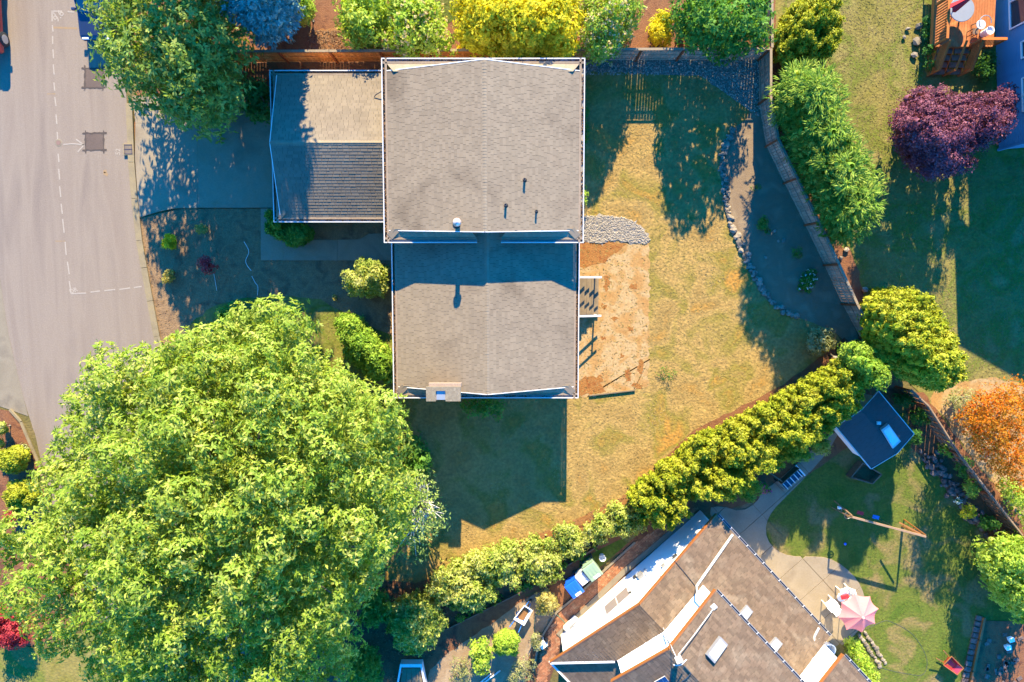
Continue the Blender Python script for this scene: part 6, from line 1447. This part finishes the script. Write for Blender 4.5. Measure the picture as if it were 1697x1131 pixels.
# front garden
plant('camellia', 'round glossy bush against the lower house wall above the front bed', 'shrub', ellipse(607, 463, 37, 35), 'leaf_rhodo', .9, 2.3, .4, .35, 28, 7, .15, .15, .07, 'star', 52, core=.6)
plant('yew_cone', 'dense dark green clipped bush between the big tree and the house', 'shrub', [(556, 530), (575, 518), (596, 530), (618, 555), (640, 580), (652, 600), (652, 640), (620, 630), (585, 605), (560, 570)], 'leaf_cypress_dark', 1.0, 3.0, .32, .30, 50, 6, .11, .10, .06, 'rand', 53, core=.8)
plant('clipped_shrub', 'smooth bright green rounded shrub by the front corner of the garage', 'shrub', [(436, 345), (446, 338), (470, 365), (516, 370), (516, 392), (500, 406), (475, 407), (452, 395), (440, 378)], 'leaf_green', .6, 1.6, .32, .30, 60, 6, .1, .09, .055, 'rand', 54, core=.85)
for k, (x, y, rx, ry, lf, z, lb4) in enumerate(((279, 402, 12.5, 15.5, 'leaf_yellow', .9, 'larger yellow green ball shrub at the sunlit edge of the front bed'), (333.5, 380, 9, 8.5, 'leaf_golden', .5, 'small golden ball shrub in the shaded front bed below the driveway'), (279, 457.5, 9.5, 13, 'leaf_golden', .7, 'pale golden shrub at the sunlit edge of the front bed, lower one'), (551, 495, 7.5, 6.5, 'leaf_golden', .4, 'tiny golden shrub left of the round glossy bush'))):
    plant('ball_shrub', lb4, 'shrub', ellipse(x, y, rx, ry), lf, .25, z, .2, .16, 30, 5, .07, .07, .04, 'rand', 55 + k, r0=.03, limbs=4, core=.7, group='little golden shrubs in the front bed')
plant('red_maple', 'small dark red maple in the middle of the shaded front bed', 'shrub', [(325, 432), (340, 422), (350, 435), (357, 446), (345, 457), (330, 456)], 'leaf_red', .5, 1.1, .26, .22, 20, 6, .12, .10, .05, 'star', 60, r0=.03, core=.3)
plant('low_laurel', 'low green shrub in the front bed just above the big tree crown', 'shrub', ellipse(385, 528, 28, 26), 'leaf_green', .5, 1.3, .4, .34, 22, 6, .15, .14, .07, 'star', 61, core=.5)
plant('fern', 'two small green ferns growing along the right house wall', 'fern', ellipse(969, 205, 7, 34), 'leaf_green', .3, .8, .22, .2, 16, 5, .14, .15, .05, 'star', 62, r0=.02, core=.3)
plant('fern', 'yellowish fern low on the right house wall above the gravel patch', 'fern', ellipse(968, 325, 6, 24), 'leaf_lime', .2, .6, .2, .17, 12, 5, .12, .13, .04, 'star', 63, r0=.02, core=.2)
# left edge shrubs
for k, (x, y, rx, ry, lf, z, lb5) in enumerate(((20, 762, 26, 25, 'leaf_cypress', 1.3, 'round yellow green clipped shrub at the left edge, upper one'), (34, 822, 32, 27, 'leaf_cypress', 1.3, 'round yellow green clipped shrub at the left edge, tucked under the big tree'), (-4, 712, 14, 12, 'leaf_rhodo', .9, 'small greyish green shrub cut off by the left edge'), (-3, 735, 9, 9, 'leaf_rhodo', .8, 'tiny green shrub at the left edge above the yellow green clipped shrub'))):
    plant('round_shrub', lb5, 'shrub', ellipse(x, y, rx, ry), lf, .4, z, .26, .23, 46, 6, .09, .08, .05, 'rand', 64 + k, r0=.05, core=.8)
plant('lavender', 'small dry flowering clump beside the left kerb', 'flower', ellipse(42, 742, 9, 8), 'leaf_pale', .1, .4, .2, .15, 14, 4, .08, .07, .04, 'star', 70, r0=.02)
plant('barberry', 'red shrub at the left edge low beside the big tree', 'shrub', [(-20, 990), (8, 1000), (30, 1040), (50, 1060), (60, 1078), (30, 1078), (-20, 1080)], 'leaf_red', .6, 1.3, .4, .34, 26, 6, .14, .11, .06, 'star', 71)
plant('barberry', 'small red shrub peeping out of the big tree at the left edge', 'shrub', ellipse(24, 856, 14, 10), 'leaf_red', .5, 1.0, .3, .25, 22, 5, .12, .1, .05, 'star', 72, r0=.04)
plant('barberry', 'tiny red sprig in a gap of the big tree near the left edge', 'shrub', ellipse(35, 876, 8, 6), 'leaf_red', 6.2, 6.5, .25, .18, 14, 5, .1, .1, .05, 'star', 73, r0=.03) if False else None
# rhododendrons along the lower boundary
RH = [([(985, 870), (1010, 845), (1040, 842), (1062, 860), (1050, 885), (1018, 895), (992, 900), (968, 905), (970, 880)], 'rhododendron above the brick path, beside the lower hedge end'), (ellipse(940, 897, 26, 27), 'rhododendron above the three bins'),
      ([(855, 905), (885, 885), (915, 900), (925, 935), (915, 965), (890, 972), (865, 945)], 'rhododendron above the white wheelbarrow'), ([(762, 930), (800, 912), (840, 900), (850, 925), (848, 965), (820, 975), (800, 960), (770, 960)], 'rhododendron at the corner of the shaded lawn, right one of two'),
      ([(712, 958), (750, 940), (790, 955), (818, 985), (808, 1005), (770, 1008), (735, 1000), (715, 985)], 'rhododendron at the corner of the shaded lawn, left one of two'), (ellipse(690, 1035, 50, 50), 'large round rhododendron standing alone above the white rimmed box'),
      (ellipse(604, 1108, 30, 34), 'dark rhododendron at the bottom edge next to the big tree'), ([(610, 985), (640, 985), (655, 1010), (640, 1045), (610, 1050), (598, 1020)], 'shaded green shrub between the big tree and the large round rhododendron')]
for k, (pl, lb6) in enumerate(RH):
    if k < 5: cx_, cy_ = sum(p[0] for p in pl) / len(pl), sum(p[1] for p in pl) / len(pl); pl = [(cx_ + (x - cx_) * (1.24 + .1 * math.sin(x * 1.7)), cy_ + (y - cy_) * (1.12 + .1 * math.sin(y * 2.3))) for x, y in pl]
    plant('rhododendron', lb6, 'shrub', pl, 'leaf_green' if k >= 6 else 'leaf_rhodo', .5, (1.0 if k < 3 else 1.6 if k < 5 else 2.1), .42, .35, 24, 7, .17, .17, .075, 'star', 74 + k, core=.5, group='rhododendrons along the lower garden edge')
plant('clipped_ball', 'perfectly round bright green clipped shrub on the grey path', 'shrub', ellipse(839, 1068, 22, 21), 'leaf_lime', .5, 1.4, .24, .22, 46, 6, .09, .085, .05, 'rand', 84, core=.85)
plant('hydrangea', 'upright light green leafy shrub left of the clipped ball', 'shrub', [(765, 1075), (790, 1062), (815, 1066), (818, 1090), (808, 1118), (790, 1125), (785, 1100)], 'leaf_lime', .6, 1.5, .35, .3, 18, 7, .16, .16, .09, 'star', 85, core=.4)
plant('golden_shrub', 'golden yellow shrub between the white wheelbarrow and the brick path', 'shrub', [(890, 990), (905, 978), (922, 988), (925, 1005), (912, 1018), (895, 1015), (887, 1005)], 'leaf_golden', .5, 1.4, .3, .27, 24, 6, .12, .11, .06, 'star', 86, core=.5)
plant('golden_shrub', 'small pale shrub by the white plastic chair', 'shrub', ellipse(888, 1066, 12, 15), 'leaf_pale', .3, 1.0, .26, .22, 22, 5, .1, .09, .05, 'star', 87, core=.4)
plant('dry_shrub', 'dry yellowish shrub at the bottom edge below the clipped ball', 'shrub', [(850, 1090), (875, 1085), (890, 1100), (880, 1131), (850, 1150), (835, 1131)], 'leaf_pale', .3, .9, .36, .28, 14, 6, .14, .10, .05, 'star', 88, core=0)
plant('dry_shrub', 'brownish dry shrub right of the white rimmed box', 'shrub', [(750, 1090), (775, 1085), (790, 1120), (770, 1150), (740, 1131)], 'leaf_pale', .3, .8, .36, .28, 12, 6, .14, .10, .05, 'star', 89, core=0)
g_ = np.random.default_rng(90)
IV = [(700, 1062), (770, 1028), (850, 988), (905, 960), (960, 928), (1005, 898), (1000, 890), (955, 918), (900, 950), (845, 980), (765, 1018), (735, 1040)]
C, RD = lobes(IV, .25, .1, .3, .2, g_, fill=False); V, F = foliage(g_, C, RD, 18, 5, .12, .11, .07, 'star'); o = np_mesh('ivy', V, F, MATS['leaf_green']); o['kind'] = 'stuff'; tag(o, 'strip of green ivy running diagonally below the bark bed', 'ivy')
SB = [(1500, 655), (1530, 690), (1560, 740), (1600, 790), (1640, 840), (1680, 890), (1690, 950), (1660, 930), (1630, 880), (1590, 830), (1545, 775), (1500, 690)]
for k, (x, y, rx, ry, lf, lb7) in enumerate(((1500, 662, 20, 12, 'leaf_dark', 'dark fern like plant at the top of the shed bed'), (1525, 690, 16, 18, 'leaf_green', 'leafy green plant right of the shed roof corner'), (1520, 725, 14, 12, 'leaf_dark', 'low dark plant at the right corner of the shed'), (1572, 745, 14, 12, 'leaf_lime', 'light green plant above the purple rocks by the fence'), (1598, 775, 16, 16, 'leaf_green', 'green plant in the middle of the bed along the slatted fence'), (1612, 808, 14, 16, 'leaf_lime', 'yellowish green plant low in the bed along the slatted fence'),
      (1605, 848, 12, 12, 'leaf_yellow', 'round yellow green tuft at the lower end of the rocks'), (1640, 868, 18, 14, 'leaf_green', 'green clump between the tuft and the slatted fence'), (1660, 905, 16, 18, 'leaf_green', 'green clump at the lower end of the slatted fence bed'))):
    plant('bed_plant', lb7, 'plant', ellipse(x, y, rx, ry), lf, .25, .8, .3, .25, 18, 6, .13, .13, .06, 'star', 100 + k, r0=.02, limbs=4, core=.3)
plant('daisy_clump', 'white daisies at the lower end of the shed bed', 'flower', ellipse(1590, 832, 9, 6), 'leaf_green', .15, .35, .2, .15, 12, 4, .08, .08, .04, 'star', 110, r0=.015, extra=('petals', 'flower_white', 24, .07))
plant('daisy_bush', 'white flowering plant in the shaded back bed by the fence', 'flower', [(1322, 480), (1335, 448), (1348, 446), (1356, 460), (1354, 478), (1338, 484)], 'leaf_green', .2, .6, .24, .2, 16, 5, .1, .11, .05, 'star', 111, r0=.02, extra=('petals', 'flower_white', 46, .085))
plant('bed_tuft', 'green tuft with a brown end in the shaded back bed', 'plant', [(1255, 370), (1262, 358), (1272, 362), (1278, 378), (1282, 392), (1270, 390), (1258, 380)], 'leaf_green', .15, .45, .22, .18, 16, 5, .1, .11, .04, 'star', 112, r0=.02)
plant('bed_tuft', 'wispy grass tuft in the lower part of the shaded back bed', 'plant', ellipse(1321, 420, 7, 14), 'leaf_green', .1, .35, .2, .15, 10, 5, .12, .16, .025, 'star', 113, r0=.015, core=0)
plant('bed_tuft', 'small seedling near the top of the shaded back bed', 'plant', ellipse(1254, 312, 7, 5), 'leaf_green', .1, .3, .2, .14, 10, 5, .1, .12, .03, 'star', 114, r0=.015, core=0)
plant('bed_tuft', 'weedy green patch on the straw coloured lawn below the rock border', 'plant', [(1085, 618), (1100, 606), (1118, 608), (1128, 622), (1112, 632), (1092, 632)], 'leaf_green', .04, .08, .26, .10, 6, 4, .14, .10, .025, 'star', 115, r0=.008, limbs=3, core=0)
plant('dogwood', 'green bushes on the bark by the porch corner of the white house', 'shrub', [(1400, 1062), (1425, 1060), (1440, 1085), (1460, 1120), (1450, 1150), (1420, 1110)], 'leaf_lime', .5, 1.3, .36, .3, 18, 6, .14, .13, .07, 'star', 116, core=.4)
plant('lawn_weeds', 'bushy strip of low plants between the rocks and the deck', 'plant', [(1530, 20), (1545, 15), (1550, 90), (1546, 118), (1534, 122), (1530, 80)], 'leaf_dark', .15, .5, .28, .22, 16, 5, .13, .11, .06, 'star', 117, r0=.02, core=.3)
plant('deck_shrub', 'dark low shrub in the shade below the deck rail', 'shrub', [(1612, 90), (1645, 88), (1655, 120), (1650, 138), (1625, 130), (1610, 115)], 'leaf_dark', .3, .9, .36, .28, 18, 5, .14, .12, .06, 'star', 118, r0=.03, core=.4)
# tall trees just above the frame, they shade the driveway tree and the spruce
plant('tall_fir', 'tall dark fir standing above the top edge of the photo', 'tree', ellipse(270, -330, 125, 90, 20), 'leaf_dark', 5, 13, 1.5, 1.2, 20, 6, .5, .5, .25, 'rand', 120, base=(340, -130), r0=.35, limbs=16, core=.5)
plant('tall_fir', 'second tall dark fir standing above the top edge of the photo', 'tree', ellipse(372, -290, 62, 70, 20), 'leaf_dark', 4, 13, 1.3, .9, 16, 6, .5, .5, .25, 'rand', 121, base=(500, -140), r0=.3, limbs=14, core=.5)
